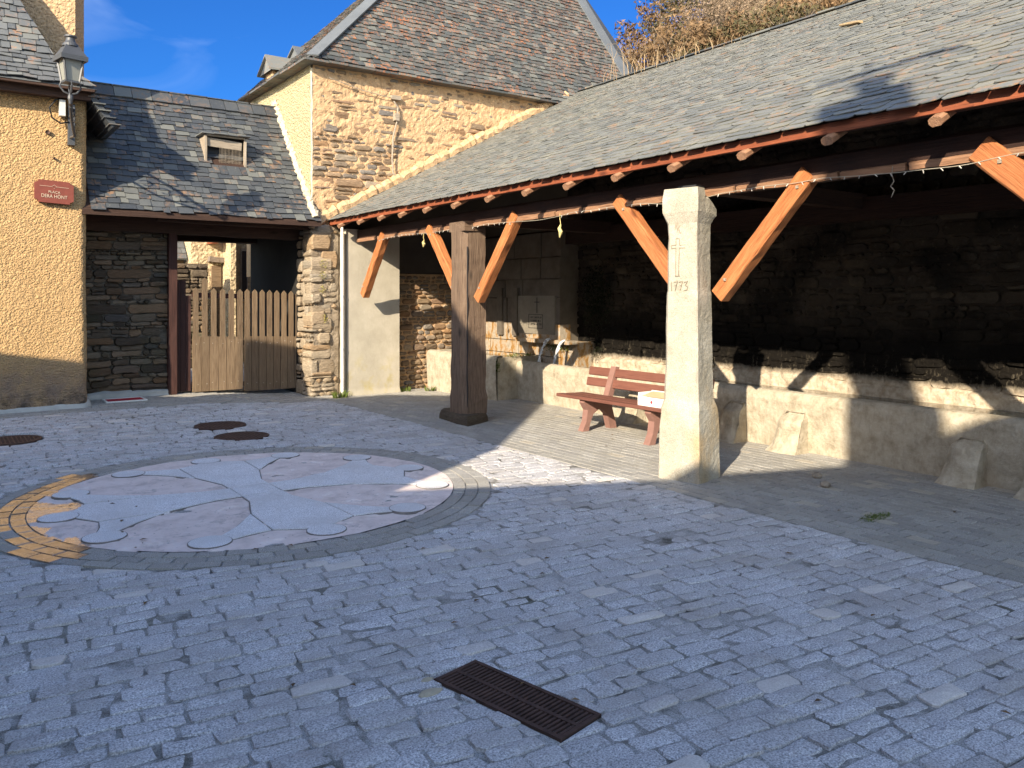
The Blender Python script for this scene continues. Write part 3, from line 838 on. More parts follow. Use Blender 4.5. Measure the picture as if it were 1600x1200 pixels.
# ------------------------------------------------------------------ ochre house on the left
def build_house():
    HU, HV = 1.66, 12.33
    t = thing('ochre_house', 'ochre roughcast house with steep slate roof and tall chimney', 'house', (0, 14, 0))
    mb = MB()
    r = .10; w = 3.2; dp = 2.3; zt = 4.33
    def fm(s):                                         # s along the facade, round the corner, then along the side
        x = np.where(s < w - r, HU - w + s, 0); y = np.full_like(s, HV)
        an = np.clip((s - (w - r)) / r, 0, math.pi / 2)
        nx = np.sin(an); ny = -np.cos(an)
        x = np.where(s < w - r, HU - w + s, HU - r + r * nx)
        y = np.where(s < w - r, HV, HV + r + r * ny)
        ex = np.maximum(0, s - (w - r) - r * math.pi / 2)
        return x, y + ex, nx, ny
    tot = w - r + r * math.pi / 2 + dp
    ss = np.concatenate([np.linspace(0, 1.9, 20), np.arange(1.92, w + .6, .022), np.linspace(w + .65, tot, 30)])
    zz = np.arange(-.1, zt, .022)
    Sg, Z = np.meshgrid(ss, zz, indexing='ij')
    x, y, nx, ny = fm(Sg)
    d = .016 * (fbm(Sg * 24, Z * 24, 5, 2) - .4) + .03 * (vn(Sg * 1.3, Z * 1.1, 9) - .5) + .035 * sm((.5 - Z) / .5)
    P = np.stack([x + nx * d, y + ny * d, Z], -1); nb = len(zz)
    mb.add(P.reshape(-1, 3), [(i * nb + j, (i + 1) * nb + j, (i + 1) * nb + j + 1, i * nb + j + 1) for i in range(len(ss) - 1) for j in range(nb - 1)])
    box(mb, (HU - w, HV + .15, 0), (HU - .08, HV + dp, zt))
    mb.build('wall', MAT['ochre'], t)
    mb = MB()                                          # pale cement skirting running round the foot
    def sk(a, b):
        s = a * (w + .75 - 1.4) + 1.4
        x, y, nx, ny = fm(s)
        prof_d = np.interp(b, [0, .3, .6, 1], [.07, .055, .03, .008]); prof_z = np.interp(b, [0, .3, .6, 1], [-.02, .03, .05, .07])
        d = prof_d + .03 * (vn(s * 7, b * 2, 3) - .5) * (1 - b * .3); z = prof_z * (1 + .5 * (vn(s * 5, b, 7) - .5))
        z = z + .10 * sm((s - (w - .05)) / .15) * b
        x = x + nx * d; y = y + ny * d
        return np.stack([x, y, gz(x, y) + z + .0], -1)
    grid(mb, sk, 90, 6); mb.build('base_fillet', MAT['whitestone'], t)
    # eaves and roof
    EV, EU = 12.06, 1.74
    mb = MB(); prism(mb, (-2, 12.2, 4.29), (1.68, 12.2, 4.29), rect(.12, .10), UZ, 4, .004); prism(mb, (-2, 12.11, 4.345), (1.71, 12.11, 4.345), rect(.03, .14), UZ, 4, .003)
    mb.build('eave_board', MAT['deck'], t)
    roof = MB()
    lowr = math.hypot(.46, .48); O = V3(-2.58, EV, 4.39)
    B1 = unit(V3(0, .46, .46)); 
    slates(roof, O, UX, B1, 6, .108, (.09, .2), lambda b: (0, 4.32 - b * .7), th=.012, lift=.014, jit=.02)
    B2 = unit(V3(0, 1, 2.13)); O2 = O + V3(0, .46, .47); k2 = 1 / math.hypot(1, 2.13)
    slates(roof, O2, UX, B2, 14, .105, (.08, .19), lambda b: (0, 4.32 - .46 - b * k2), th=.012, lift=.014, jit=.022)
    a = (1.74, EV, 4.38); k = (1.28, EV + .46, 4.84); ap = (.42, EV + 1.32, 6.68)
    dk = MB()
    bl, bk = V3(-2.4, EV, 4.40), V3(-2.4, EV + .46, 4.86)
    pts = [bl, V3(*a), V3(*k), bk, V3(*ap), V3(-2.4, EV + 1.32, 6.68), V3(1.74, 14.7, 4.38), V3(1.28, 14.24, 4.84), V3(-2.4, 14.7, 4.38), V3(-2.4, 14.24, 4.84)]
    dk.add([p - V3(0, 0, .012) for p in pts], [(0, 1, 2, 3), (3, 2, 4, 5), (1, 6, 7, 2), (2, 7, 4), (6, 8, 9, 7), (7, 9, 5, 4), (0, 3, 5, 9, 8), (0, 8, 6, 1)], (.4, .2, .3))
    roof.build('roof', MAT['slate_old'], t); dk.build('roof_deck', MAT['slate_old'], t)
    mb = MB()                                          # lower side eave flaring over the passage
    q = [V3(1.64, 12.16, 4.42), V3(2.0, 12.16, 3.95), V3(2.0, 13.6, 3.95), V3(1.64, 13.6, 4.42)]
    nrm = unit(np.cross(q[1] - q[0], q[3] - q[0])); 
    if nrm[2] < 0: nrm = -nrm
    mb.add([p for p in q] + [p - nrm * .07 for p in q], [(0, 1, 2, 3), (7, 6, 5, 4), (0, 4, 5, 1), (1, 5, 6, 2), (2, 6, 7, 3), (3, 7, 4, 0)], (.2, .1, .1))
    for i in range(6):
        z0 = 4.47 - i * .085; x0 = 1.64 + i * .064
        box(mb, (x0 - .06, 12.14 - random.random() * .03, z0 - .1), (x0 + .09, 13.5, z0 - .085), R.rand(3))
    mb.build('side_eave', MAT['slate_dark'], t)
    # chimney turned a little from the facade
    mb = MB(); an = rad(-20); c, s = math.cos(an), math.sin(an)
    C0 = V3(1.64, 13.35, 0)
    X = V3(c, s, 0); Y = V3(-s, c, 0)
    w2, d2 = .82, .52
    def side(o, A, N, wd, se):
        o, A, N = np.asarray(o), A, N
        def f(a, b):
            aa = a * wd; z = 3.6 + b * 5.0
            d = .012 * (fbm(aa * 16, z * 16, se, 2) - .4)
            return o + aa[..., None] * A + z[..., None] * UZ + d[..., None] * N
        grid(mb, f, int(wd / .03) + 2, 160)
    base = C0 - X * (w2) - V3(0, 0, 0)
    side(base, X, -Y, w2, 3); side(base + X * w2, Y, X, d2, 5); side(base + Y * d2, X, Y, w2, 7); side(base, Y, -X, d2, 9)
    mb.build('chimney', MAT['chimney'], t)
    # holes and fixings on the facade
    for x, z, r_ in ((1.19, 3.78, .03), (1.27, 3.44, .018)):
        mb = MB(); lathe(mb, (0, 0, 0), [(r_, -.03), (r_ * .9, .03), (r_ * .3, .02)], 10)
        for k_ in range(len(mb.v)):
            q = mb.v[k_]; mb.v[k_] = np.stack([q[:, 0] + x, HV - .004 - q[:, 2], q[:, 1] + z], 1)
        mb.build('wall_fixing', MAT['iron'], t)
    # street sign
    sg = thing('street_sign', 'terracotta red street sign with notched corners on ochre wall', 'sign', (1.26, HV, 2.99))
    cx, cz = 1.262, 2.99; hw, hh, nt = .228, .148, .045
    pl = [(-hw + nt, -hh), (hw - nt, -hh), (hw - nt, -hh + .02), (hw, -hh + nt), (hw, hh - nt), (hw - nt, hh - .02), (hw - nt, hh), (-hw + nt, hh), (-hw + nt, hh - .02), (-hw, hh - nt), (-hw, -hh + nt), (-hw + nt, -hh + .02)]
    ysg = HV - .062
    fr = lambda v: np.stack([cx + v[:, 0], ysg - v[:, 2], cz + v[:, 1] - v[:, 0] * .05], 1)
    mb = MB(); plate(mb, pl[::-1], -.06, 0, fr=fr); mb.build('board', MAT['sign'], sg)
    textmesh('PLAÇA', .046, lambda q: fr(q + V3(0, -.005, .003)), MAT['signtext'], sg, 'upper_lettering')
    textmesh('DERA HÒNT', .056, lambda q: fr(q * V3(.95, 1.15, 1) + V3(0, -.062, .003)), MAT['signtext'], sg, 'lower_lettering')
    mb = MB()
    for x0, x1, y0, y1 in ((-.17, -.03, .066, .07), (.03, .17, .066, .07)): plate(mb, [(x0, y0), (x0, y1), (x1, y1), (x1, y0)], 0, .004, fr=fr)
    for sx in (-1, 1):
        for sy in (-1, 1): plate(mb, [(sx * .03, .066), (sx * .03, .07), (0, .068 + sy * .026), (0, .068 + sy * .022)][::(-1 if sx * sy > 0 else 1)], 0, .004, fr=fr)
    mb.build('ornament_line', MAT['signtext'], sg)
build_house()

def build_lamp():
    LU, LV = 1.31, 11.08
    t = thing('wall_lantern', 'dark grey metal street lantern on an iron bracket at the house corner', 'street lamp', (1.45, 12.3, 3.9))
    z0 = 4.19; z1 = 4.46
    mb = MB(); r0, r1 = .105, .155
    lathe(mb, (LU, LV, 0), [(r0 - .01, z0 + .012), (r1 - .012, z1)], 4, rot=rad(45 + 12)); mb.build('glass', MAT['glass'], t)
    mb = MB()
    for i in range(4):
        a = rad(45 + 12 + 90 * i); c, s = math.cos(a), math.sin(a)
        prism(mb, (LU + r0 * c, LV + r0 * s, z0), (LU + r1 * c, LV + r1 * s, z1), rect(.018, .018), (c, s, 0))
    lathe(mb, (LU, LV, 0), [(r0 + .012, z0 - .012), (r0 + .014, z0 + .012), (r0 - .02, z0 + .012)], 4, rot=rad(57))
    mb.build('lantern_frame', MAT['lampmetal'], t)
    mb = MB(); lathe(mb, (LU, LV, 0), [(.155, z1 - .005), (.212, z1 - .02), (.215, z1 + .035), (.2, z1 + .04), (.095, z1 + .17)], 4, rot=rad(57))
    lathe(mb, (LU, LV, 0), [(.092, z1 + .16), (.085, z1 + .19), (.062, z1 + .21), (.052, z1 + .23), (.05, z1 + .26), (.07, z1 + .275), (.07, z1 + .29), (.03, z1 + .295)], 20)
    mb.build('lantern_cap', MAT['lampmetal'], t)
    mb = MB()
    bx, by = LU + .015, LV + .03
    for sx in (-1, 1):
        tube(mb, [(LU + sx * .10, LV, z0 - .01), (LU + sx * .115, LV, z0 - .06), (LU + sx * .07, LV, z0 - .12), (LU, LV, z0 - .15)], .011, 6)
        tube(mb, [(LU, LV + sx * .10, z0 - .01), (LU, LV + sx * .115, z0 - .06), (LU, LV + sx * .07, z0 - .12), (LU, LV, z0 - .15)], .011, 6)
    lathe(mb, (LU, LV, 0), [(.012, z0 - .26), (.03, z0 - .2), (.03, z0 - .17), (.014, z0 - .13)], 10)
    # scrolled arm back to the wall
    tube(mb, [(LU, LV, z0 - .24), (LU + .03, LV + .2, z0 - .27), (LU + .11, LV + .7, z0 - .22), (LU + .14, 12.30, z0 - .18)], .022, 8)
    tube(mb, [(LU + .01, LV + .1, z0 - .27), (LU + .06, LV + .4, z0 - .38), (LU + .14, LV + .8, z0 - .5), (LU + .14, 12.28, z0 - .46)], .018, 8)
    for k in range(4):
        a = np.linspace(0, 5.2, 12); rr = .09 * (1 - a / 7)
        v0 = LV + .3 + k * .24
        tube(mb, [(LU + .04 + .14 * (v0 - LV) / 1.2, v0 + q * math.cos(p), z0 - .31 - .03 * k + q * math.sin(p)) for p, q in zip(a, rr)], .011, 5)
    box(mb, (LU + .11, 12.24, z0 - .56), (LU + .19, 12.33, z0 - .02))
    mb.build('bracket', MAT['lampmetal'], t)
    j = thing('junction_box', 'small cream electrical box with looped cable beside the lantern bracket', 'electrical box', (1.345, 12.3, 4.1))
    mb = MB(); box(mb, (1.315, 12.2, 4.0), (1.385, 12.31, 4.21)); mb.build('casing', MAT['leadgrey'], j)
    mb = MB(); tube(mb, [(1.36, 12.24, 4.24), (1.27, 12.22, 4.2), (1.20, 12.22, 4.09), (1.23, 12.22, 3.96), (1.33, 12.22, 3.9), (1.43, 12.24, 3.93)], .011, 6); mb.build('cable', MAT['black'], j, True)
build_lamp()

# ------------------------------------------------------------------ passage with slate roof and the wooden gate
GV = 13.2
def build_gatehouse():
    t = thing('gate_passage', 'low passage building with slate roof over the gate', 'outbuilding', (3, 13.2, 0))
    O = V3(1.5, GV, 0.05); w = 1.46
    mb = MB(); rubble(mb, O, UX, UZ, -UY, w, 2.85, (.025, .15), (1.0, 4.8), .010, (.0, .07), ins=.012, wob=.06)
    mortar(mb, O, UX, UZ, -UY, w, 2.85, .03, .03, -.012, 9, 4, mi=1)
    box(mb, (1.5, GV + .06, 0), (2.96, GV + .5, 2.9), mi=1)
    mb.build('stone_wall', [MAT['stone_dark'], MAT['mortar_grey']], t)
    mb = MB(); box(mb, (-1.0, GV + .4, 0), (1.5, 15.6, 2.8)); box(mb, (1.5, 15.2, 0), (3.05, 15.6, 2.8)); box(mb, (2.2, GV + .5, 0), (2.5, 15.2, 2.8)); mb.build('inner_wall', MAT['shadetone'], t)
    mb = MB()
    def sk(a, b):
        x = 1.72 + a * 1.26
        d = np.interp(b, [0, .5, 1], [.10, .09, .02]) + .03 * (vn(x * 6, b * 3, 3) - .5); z = np.interp(b, [0, .5, 1], [-.02, .07, .10]) + .03 * b * (vn(x * 9, 0 * x, 5) - .5)
        return np.stack([x, GV - .02 - d, gz(x, GV - .2) + z], -1)
    grid(mb, sk, 60, 5); mb.build('base_fillet', MAT['whitestone'], t)
    # lintel, rafters feet, ceiling
    mb = MB(); prism(mb, (1.6, GV - .02, 2.68), (5.1, GV - .02, 2.66), rect(.22, .26), UZ, 10, .008); mb.build('lintel_beam', MAT['deck'], t); mb = MB(); prism(mb, (2.6, 12.62, 2.74), (5.0, 12.62, 2.72), rect(.07, .12), UZ, 8, .006); mb.build('eave_board', MAT['deck'], t); mb = MB()
    prism(mb, (2.9, 15.4, 2.72), (5.1, 15.4, 2.72), rect(.22, .3), UZ, 4, .006)
    mb.build('lintel_beam', MAT['deck'], t)
    mb = MB(); box(mb, (1.7, GV + .1, 2.80), (4.95, 15.5, 2.84)); mb.build('ceiling', MAT['deck'], t)
    s = 1.155; B = unit(V3(0, 1, s)); L_ = math.hypot(1.82, 1.82 * s)
    EVg, EZ = 12.33, 2.80
    sag = lambda u: 0
    roof = MB()
    dorm = lambda a, b: (1.72 + .0 < a + 0 < 2.33 and .98 < b < 1.24)
    slates(roof, V3(1.7, EVg, EZ), UX, B, 23, .117, (.09, .22), lambda b: (0, 3.3), th=.011, lift=.012, jit=.022, skip=dorm)
    roof.build('roof', MAT['slate_dark'], t)
    mb = MB()
    pts = [V3(1.6, EVg, EZ), V3(5.0, EVg, EZ), V3(5.0, 14.15, EZ + 1.82 * s), V3(1.6, 14.15, EZ + 1.82 * s), V3(1.6, 15.97, EZ), V3(5.0, 15.97, EZ)]
    pts = [p - V3(0, 0, .005) for p in pts]
    mb.add(pts + [p - V3(0, 0, .07) for p in pts], [(0, 1, 2, 3), (3, 2, 5, 4), (6, 9, 8, 7), (9, 10, 11, 8), (0, 6, 7, 1), (4, 5, 11, 10), (1, 7, 8, 2), (2, 8, 11, 5), (0, 3, 9, 6), (3, 4, 10, 9)], (.3, .2, .2))
    mb.build('roof_deck', MAT['deck'], t)
    mb = MB(); a = 1.75
    while a < 4.95:
        w_ = random.uniform(.2, .34); zr = EZ + 1.82 * s
        q = [V3(a, 13.98, zr - .17), V3(a + w_ - .01, 13.98, zr - .17 + random.uniform(-.01, .01)), V3(a + w_ - .01, 14.17, zr + .05), V3(a, 14.17, zr + .05)]
        nn = unit(V3(0, -s, 1)) * .035
        mb.add([p + nn for p in q] + [p + nn * .4 for p in q], [(0, 1, 2, 3), (7, 6, 5, 4), (0, 4, 5, 1), (1, 5, 6, 2), (2, 6, 7, 3), (3, 7, 4, 0)], R.rand(3))
        box(mb, (a - .05, 14.1, zr + .04 + random.uniform(0, .012)), (a + w_ * .9, 14.3, zr + .055 + random.uniform(0, .012)), R.rand(3))
        a += w_
    mb.build('ridge_slates', MAT['slate_dark'], t)
    # roof vent
    mb = MB()
    fz = lambda v: EZ + s * (v - EVg)
    x0, x1 = 3.42, 4.03; vf = 13.12; zb = fz(vf) + .02; zt = fz(13.47) + .02
    for x in (x0, x1): prism(mb, (x, vf, zb - .05), (x, vf, zt), rect(.035, .05), UX, 2, .003)
    prism(mb, (x0, vf, zt), (x1, vf, zt), rect(.05, .03), UY, 2, .003); prism(mb, (x0 + .02, vf + .02, zt - .10), (x1 - .05, vf + .02, zt - .13), rect(.02, .13), UY, 2, .004)
    vent = mb.build('roof_vent', MAT['greywood'], t)
    mb = MB()
    for i in range(4): box(mb, (x0 - .08 + i * .18 + random.random() * .03, vf - .08 - random.random() * .03, zt + .015 + .004 * (i % 2)), (x0 + .14 + i * .18, vf + .34, zt + .03 + .004 * (i % 2)), R.rand(3))
    mb.build('vent_cover', MAT['slate_old'], vent)
    for k in range(2):
        mb = MB()
        x = (x0, x1)[k]
        P = [V3(x, vf, zb - .03), V3(x, vf, zt), V3(x, 13.47, zt)]; o = V3(.012 if k else -.012, 0, 0)
        mb.add(P + [p + o for p in P], [(0, 1, 2), (5, 4, 3), (0, 3, 4, 1), (1, 4, 5, 2), (2, 5, 3, 0)]); mb.build('vent_cheek', MAT['greywood'], vent)
    mb = MB()
    box(mb, (x0 + .02, vf + .12, zb - .1), (x1 - .02, vf + .13, zt)); mb.build('vent_dark', MAT['black'], vent)
    mb = MB()
    for i in range(16): x = x0 + .22 + i * .022; prism(mb, (x, vf + .01, zb - .03), (x, vf + .01, zt - .18), rect(.003, .003), UX)
    for i in range(7): z = zb - .02 + i * .022; prism(mb, (x0 + .2, vf + .01, z), (x1 - .05, vf + .01, z), rect(.003, .003), UY)
    mb.build('vent_mesh', MAT['greywood'], vent)
build_gatehouse()

def build_gate():
    t = thing('picket_gate', 'brown wooden double gate with pointed pickets above plank panels', 'gate', (4.1, GV, 0))
    mb = MB(); prism(mb, (2.93, GV - .06, .05), (2.93, GV - .06, 2.66), rect(.13, .13, .01), UX, 6, .004); mb.build('tall_post', MAT['gateframe'], t)
    mb = MB(); prism(mb, (5.03, GV - .1, -.02), (5.03, GV - .1, 1.70), rect(.075, .09, .008), UX, 6, .003); mb.build('short_post', MAT['gateframe'], t)
    mb = MB(); y = GV - .02
    for i in range(3): prism(mb, (3.03 + i * .075, y + .02, .14), (3.03 + i * .075, y + .02, 1.86 if i < 2 else 1.62), rect(.07, .03), UX, 3, .002)
    mb.build('side_boards', MAT['gateframe'], t)
    for leaf, (a, b) in enumerate(((3.235, 4.02), (4.035, 4.985))):
        lf = MB()
        n = 6 if leaf == 0 else 8
        pw = (b - a) / n
        zb = .12 - .04 * leaf; zt = .985 - .02 * leaf
        for i in range(n): prism(lf, (a + pw * (i + .5), y + random.uniform(-.002, .002), zb), (a + pw * (i + .5), y, zt - (i / n) * .03), rect(pw - .006, .028, .002), UX, 4, .0012)
        pn = lf.build('gate_leaf', MAT['gatewood'], t)
        for z_a, z_b in ((1.63 - .01 * leaf, 1.61 - .01 * leaf), (zt - .1, zt - .13), (zb + .12, zb + .1)):
            rl = MB(); prism(rl, (a, y + .03, z_a), (b, y + .03, z_b), rect(.075, .033), UZ, 3, .002); rl.build('rail', MAT['gateframe'], pn)
        m = 6 if leaf == 0 else 8
        for i in range(m):
            x = a + .05 + i * (b - a - .1) / (m - 1)
            hp = 1.75 - .005 * i - .02 * leaf + (.42 if False else 0)
            if leaf == 0 and i == 1: hp += .16
            pm = MB(); hw = .04
            pl = [(-hw, zt - .06), (hw, zt - .06), (hw, hp - .045), (0, hp), (-hw, hp - .045)]
            z_ = R.rand() * .004
            vv = np.array([(x + p, y - .012 - z_, q) for p, q in pl] + [(x + p, y + .010 - z_, q) for p, q in pl])
            lcv = np.stack([vv[:, 2], vv[:, 0], vv[:, 1]], 1) + R.rand(3) * 9
            pm.add(vv, [(0, 1, 2, 3, 4), (9, 8, 7, 6, 5)] + [(k, k + 5, (k + 1) % 5 + 5, (k + 1) % 5) for k in range(5)], R.rand(3), lcv)
            pm.build('picket', MAT['gatewood'], pn)
        for i in range(n * 2):
            nm = MB()
            x = a + pw * (i // 2 + .3 + .4 * random.random()); z = (zb + .12 if i % 2 else zt - .11) + random.uniform(-.02, .02)
            box(nm, (x - .007, y - .018, z - .007), (x + .007, y - .012, z + .007)); nm.build('nail', MAT['greywood'], pn)
build_gate()

# ------------------------------------------------------------------ what is seen through the passage
def build_yard():
    t = thing('yard_house', 'yellow rendered house with small plank door seen through the passage', 'house', (5.8, 20.5, 0))
    mb = MB(); O = V3(4.88, 20, 0)
    mortar(mb, O, UX, UZ, -UY, 4.2, 5.2, .05, .03, 0, 7, 3); box(mb, (4.9, 20.06, 0), (9.0, 24, 5.2)); mb.build('wall', MAT['yard_render'], t)
    mb = MB(); box(mb, (5.34, 19.93, .4), (5.56, 20.0, 2.35)); mb.build('door', MAT['gatewood'], t)
    mb = MB(); prism(mb, (5.26, 19.9, 2.5), (5.62, 19.9, 2.48), rect(.12, .2), UZ, 3, .01); mb.build('door_lintel', MAT['stone_tan'], t)
    mb = MB(); box(mb, (6.02, 19.93, 1.5), (6.2, 19.97, 2.78)); f = mb.build('window', MAT['greywood'], t)
    mb = MB(); box(mb, (6.05, 19.915, 1.55), (6.17, 19.928, 2.72)); mb.build('pane', MAT['pane'], f)
    mb = MB(); box(mb, (5.6, 19.3, 0), (5.72, 19.96, 5.2)); mb.build('shade_fin', MAT['yard_render'], t)  # added fin, put in to shade the wall on its right
    mb = MB(); box(mb, (5.25, 19.55, 2.86), (5.37, 20, 3.2)); mb.build('hanging_beam', MAT['fascia'], t)
    t2 = thing('slate_shed', 'slate hung shed gable left of the yard house', 'shed', (4.2, 20.5, 0))
    mb = MB(); box(mb, (2.4, 20.6, 0), (4.86, 23, 2.5)); mb.build('wall', MAT['stone_dark'], t2)
    mb = MB(); slates(mb, V3(2.4, 20.3, 2.5), UX, unit(V3(0, 1, 1.1)), 14, .18, (.2, .35), lambda b: (0, 2.46)); mb.build('roof', MAT['slate_old'], t2)
    t3 = tag(MB_wall(), 'dark low rubble wall closing the yard behind the gate', 'wall')
def MB_wall():
    mb = MB(); rubble(mb, (2.4, 19, 0), UX, UZ, -UY, 2.6, 2.4, (.08, .2), (1.3, 3), .02, (.02, .06)); box(mb, (2.4, 19.01, 0), (5.0, 19.4, 2.35))
    return mb.build('yard_wall', MAT['stone_dark'])
build_yard()

# ------------------------------------------------------------------ rubble tower house
TU, TV = 4.95, 12.6
def build_tower():
    t = thing('stone_house', 'tall rubble stone house with steep hipped slate roof behind the shelter', 'house', (8, 15, 0))
    # front wall above the shelter roof
    fm = MB()
    cover = lambda a, b: fbm((a + 3) * 1.1, (b + 1) * 1.3, 21, 3)
    rubble(fm, V3(TU, TV, 2.3), UX, UZ, -UY, 6.5, 3.1, (.06, .17), (1.5, 3.6), .02, (.02, .055))
    def cov(x, y):
        c = fbm(x * .9 + 2, y * 1.3 + 5, 31, 4)
        right = sm((x - 1.7) / 1.5)
        top = sm((y - 2.35) / .3)
        return .028 * sm((c - .40 + .22 * right + .1 * top) / .13)
    mortar(fm, V3(TU, TV, 2.3), UX, UZ, -UY, 6.6, 3.1, .026, .022, .016, 17, 8, cov, mi=1)
    box(fm, (TU + .06, TV + .05, 2.0), (13, 16.2, 5.38), mi=1)
    fm.build('front_wall', [MAT['stone_tan'], MAT['mortar_tan']], t)
    # left face with cream roughcast
    mb = MB()
    def lf(a, b):
        v = TV + a * 3.4; z = 2.76 + b * 2.62
        d = .014 * (fbm(v * 15, z * 15, 4, 2) - .4) + .03 * (vn(v * 1.2, z, 8) - .5)
        return np.stack([TU - .012 - d, v, z], -1)
    grid(mb, lf, 130, 160); mb.build('side_wall', MAT['cream_render'], t)
    mb = MB(); box(mb, (TU - .05, 13.12, 0), (TU + .4, 15.6, 2.79)); mb.build('passage_wall', MAT['shadetone'], t)
    # corner bead of mortar and mortar fillets along the roofs
    mb = MB()
    p = [(TU - .0, TV - .0, 2.9 + k * .1 + 0) for k in range(25)]
    tube(mb, [(x - .008 + random.uniform(-.01, .01), y - .01, z) for x, y, z in p], [.016 + random.random() * .01 for _ in p], 6)
    s = 1.155
    q = []
    for k in range(70):
        v = 12.36 + k * (1.9 / 69); q.append((TU - .035, v, 2.80 + s * (v - 12.33) + .04))
    tube(mb, [(x + random.uniform(-.02, .01), y, z + random.uniform(-.015, .02)) for x, y, z in q], [.05 + random.random() * .03 for _ in q], 6)
    mb.build('white_mortar_seam', MAT['mortar_cream'], t)
    mb = MB()
    q = [(u, TV - .05, 2.8265 + .535 * (u - 5.1) + .05) for u in np.linspace(5.02, 10.2, 90)]
    tube(mb, [(x, y + random.uniform(-.015, .015), z + random.uniform(-.02, .03)) for x, y, z in q], [.085 + random.random() * .03 for _ in q], 7)
    mb.build('tan_mortar_seam', MAT['mortar_tan'], t)
    # pier at the right of the gate
    mb = MB()
    edge = lambda z: 4.93 - .05 * sm((z - 1.0) / 1.2) + .05 * (vn(np.asarray(z) * 5., 0, 3) - .5)
    rubble(mb, V3(4.88, 12.5, 0), UX, UZ, -UY, .45, 2.78, (.09, .30), (.7, 1.9), .02, (.0, .06), base=-.3, wob=.05, ins=.03)
    rubble(mb, V3(4.92, 13.14, 0), -UY, UZ, -UX, .68, 2.76, (.09, .28), (.7, 1.9), .02, (.0, .05), base=-.3, wob=.05, ins=.03)
    mortar(mb, V3(4.94, 12.5, 0), UX, UZ, -UY, .42, 2.75, .03, .02, .0, 12, 9, mi=1)
    box(mb, (4.97, 12.52, 0), (5.5, 13.1, 2.75), mi=1)
    mb.build('pier', [MAT['stone_pier'], MAT['mortar_pale']], t)
    # roof: steep front slope, flatter left slope
    sl_ = 1.6; E0 = V3(4.863, 12.39, 5.412); HK = 1.61; NS = sl_ / HK
    hipr = lambda d: 12.39 - .22 * d
    B = unit(V3(0, 1, sl_)); kb = 1 / math.hypot(1, sl_)
    roof = MB()
    slates(roof, E0, UX, B, 50, .105, (.09, .19), lambda b: (b * kb * HK, hipr(b * kb) - E0[0]), th=.012, lift=.014, jit=.02)
    Bl = unit(V3(1, 0, NS)); kl = 1 / math.hypot(1, NS)
    slates(roof, V3(4.80, 12.39, 5.38), UY, Bl, 58, .105, (.09, .19), lambda b: (b * kl / HK, 4.2), th=.012, lift=.014, jit=.02)
    roof.build('roof', MAT['slate_tower'], t)
    mb = MB(); dm = 4.0
    pr = [E0, V3(hipr(0), E0[1], E0[2]), V3(hipr(dm), E0[1] + dm, E0[2] + dm * sl_), E0 + V3(dm * HK, dm, dm * sl_)]
    pr = [p - V3(0, 0, .014) for p in pr]
    pl2 = [pr[0] - V3(.06, 0, .03), V3(4.80, 16.6, 5.35), V3(4.80 + dm * HK, 16.6, 5.35 + dm * sl_), pr[3]]
    mb.add(pr, [(0, 1, 2, 3)], (.4, .2, .3)); mb.add(pl2, [(0, 3, 2, 1)], (.4, .2, .3))
    mb.add([pr[1], V3(14.5, 13.5, 5.4), pr[2]], [(0, 1, 2)], (.4, .2, .3)); mb.add([pl2[1], V3(12, 16.6, 5.35), pl2[2]], [(0, 1, 2)], (.4, .2, .3))
    mb.build('roof_deck', MAT['slate_tower'], t)
    mb = MB()                                          # projecting eave slabs
    a = 4.74
    while a < 13:
        w = random.uniform(.3, .55); z = 5.37 + random.uniform(-.008, .008)
        box(mb, (a, 12.35 - random.random() * .03, z), (a + w - .008, 12.72, z + .035), R.rand(3)); a += w
    a = 12.36
    while a < 16.4:
        w = random.uniform(.25, .4); z = 5.37 - random.random() * .012
        box(mb, (4.73 - random.random() * .03, a, z - .0), (5.1, a + w - .008, z + .03), R.rand(3)); a += w
    mb.build('eave_slabs', MAT['slate_tower'], t)
    mb = MB(); up = V3(0, 0, .06)
    prism(mb, E0 + V3(.02, .02, .05), E0 + V3(3.6 * HK, 3.6, 3.6 * sl_) + up, [(-.11, -.012), (.11, -.012), (.11, .012), (-.11, .012)], V3(1, -.6, .2), 1)
    prism(mb, V3(hipr(.3), 12.69, E0[2] + .3 * sl_) + up, V3(hipr(3.6), 12.39 + 3.6, E0[2] + 3.6 * sl_) + up, [(-.14, -.012), (.14, -.012), (.14, .012), (-.14, .012)], V3(1, 0, 0), 1)
    mb.build('hip_flashing', MAT['flash'], t)
    # two small slate-capped chimneys on the left slope
    for (u0, u1, v0, v1, z0, z1, zr) in ((5.08, 5.5, 15.0, 15.5, 5.4, 5.97, 6.2), (5.62, 6.05, 15.0, 15.5, 5.9, 6.3, 6.46)):
        mb = MB(); box(mb, (u0 + .06, v0 + .05, z0), (u1 - .02, v1 - .05, z1 - .1))
        ch = mb.build('small_chimney', MAT['chimney'], t)
        mb = MB(); vm = (v0 + v1) / 2; ze = z1 - .1; ua, ub = u0 - .06, u1 + .1
        P = [V3(ua, v0 - .1, ze), V3(ub, v0 - .1, ze + .03), V3(ub, vm, zr), V3(ua + .04, vm, zr), V3(ub, v1 + .1, ze), V3(ua, v1 + .1, ze)]
        mb.add(P + [p - V3(0, 0, .035) for p in P], [(0, 1, 2, 3), (3, 2, 4, 5), (6, 9, 8, 7), (9, 11, 10, 8), (0, 6, 7, 1), (0, 3, 9, 6), (3, 5, 11, 9), (1, 7, 8, 2), (2, 8, 10, 4)], R.rand(3))
        mb.add([P[0] + V3(.05, .05, -.03), P[3] + V3(.05, 0, -.03), P[5] + V3(.05, -.05, -.03)], [(0, 1, 2)], R.rand(3))
        mb.build('slate_cap', MAT['slate_old'], ch)
    # old cable and insulator
    mb = MB()
    P = lambda x, z: (x, TV - .10, z)
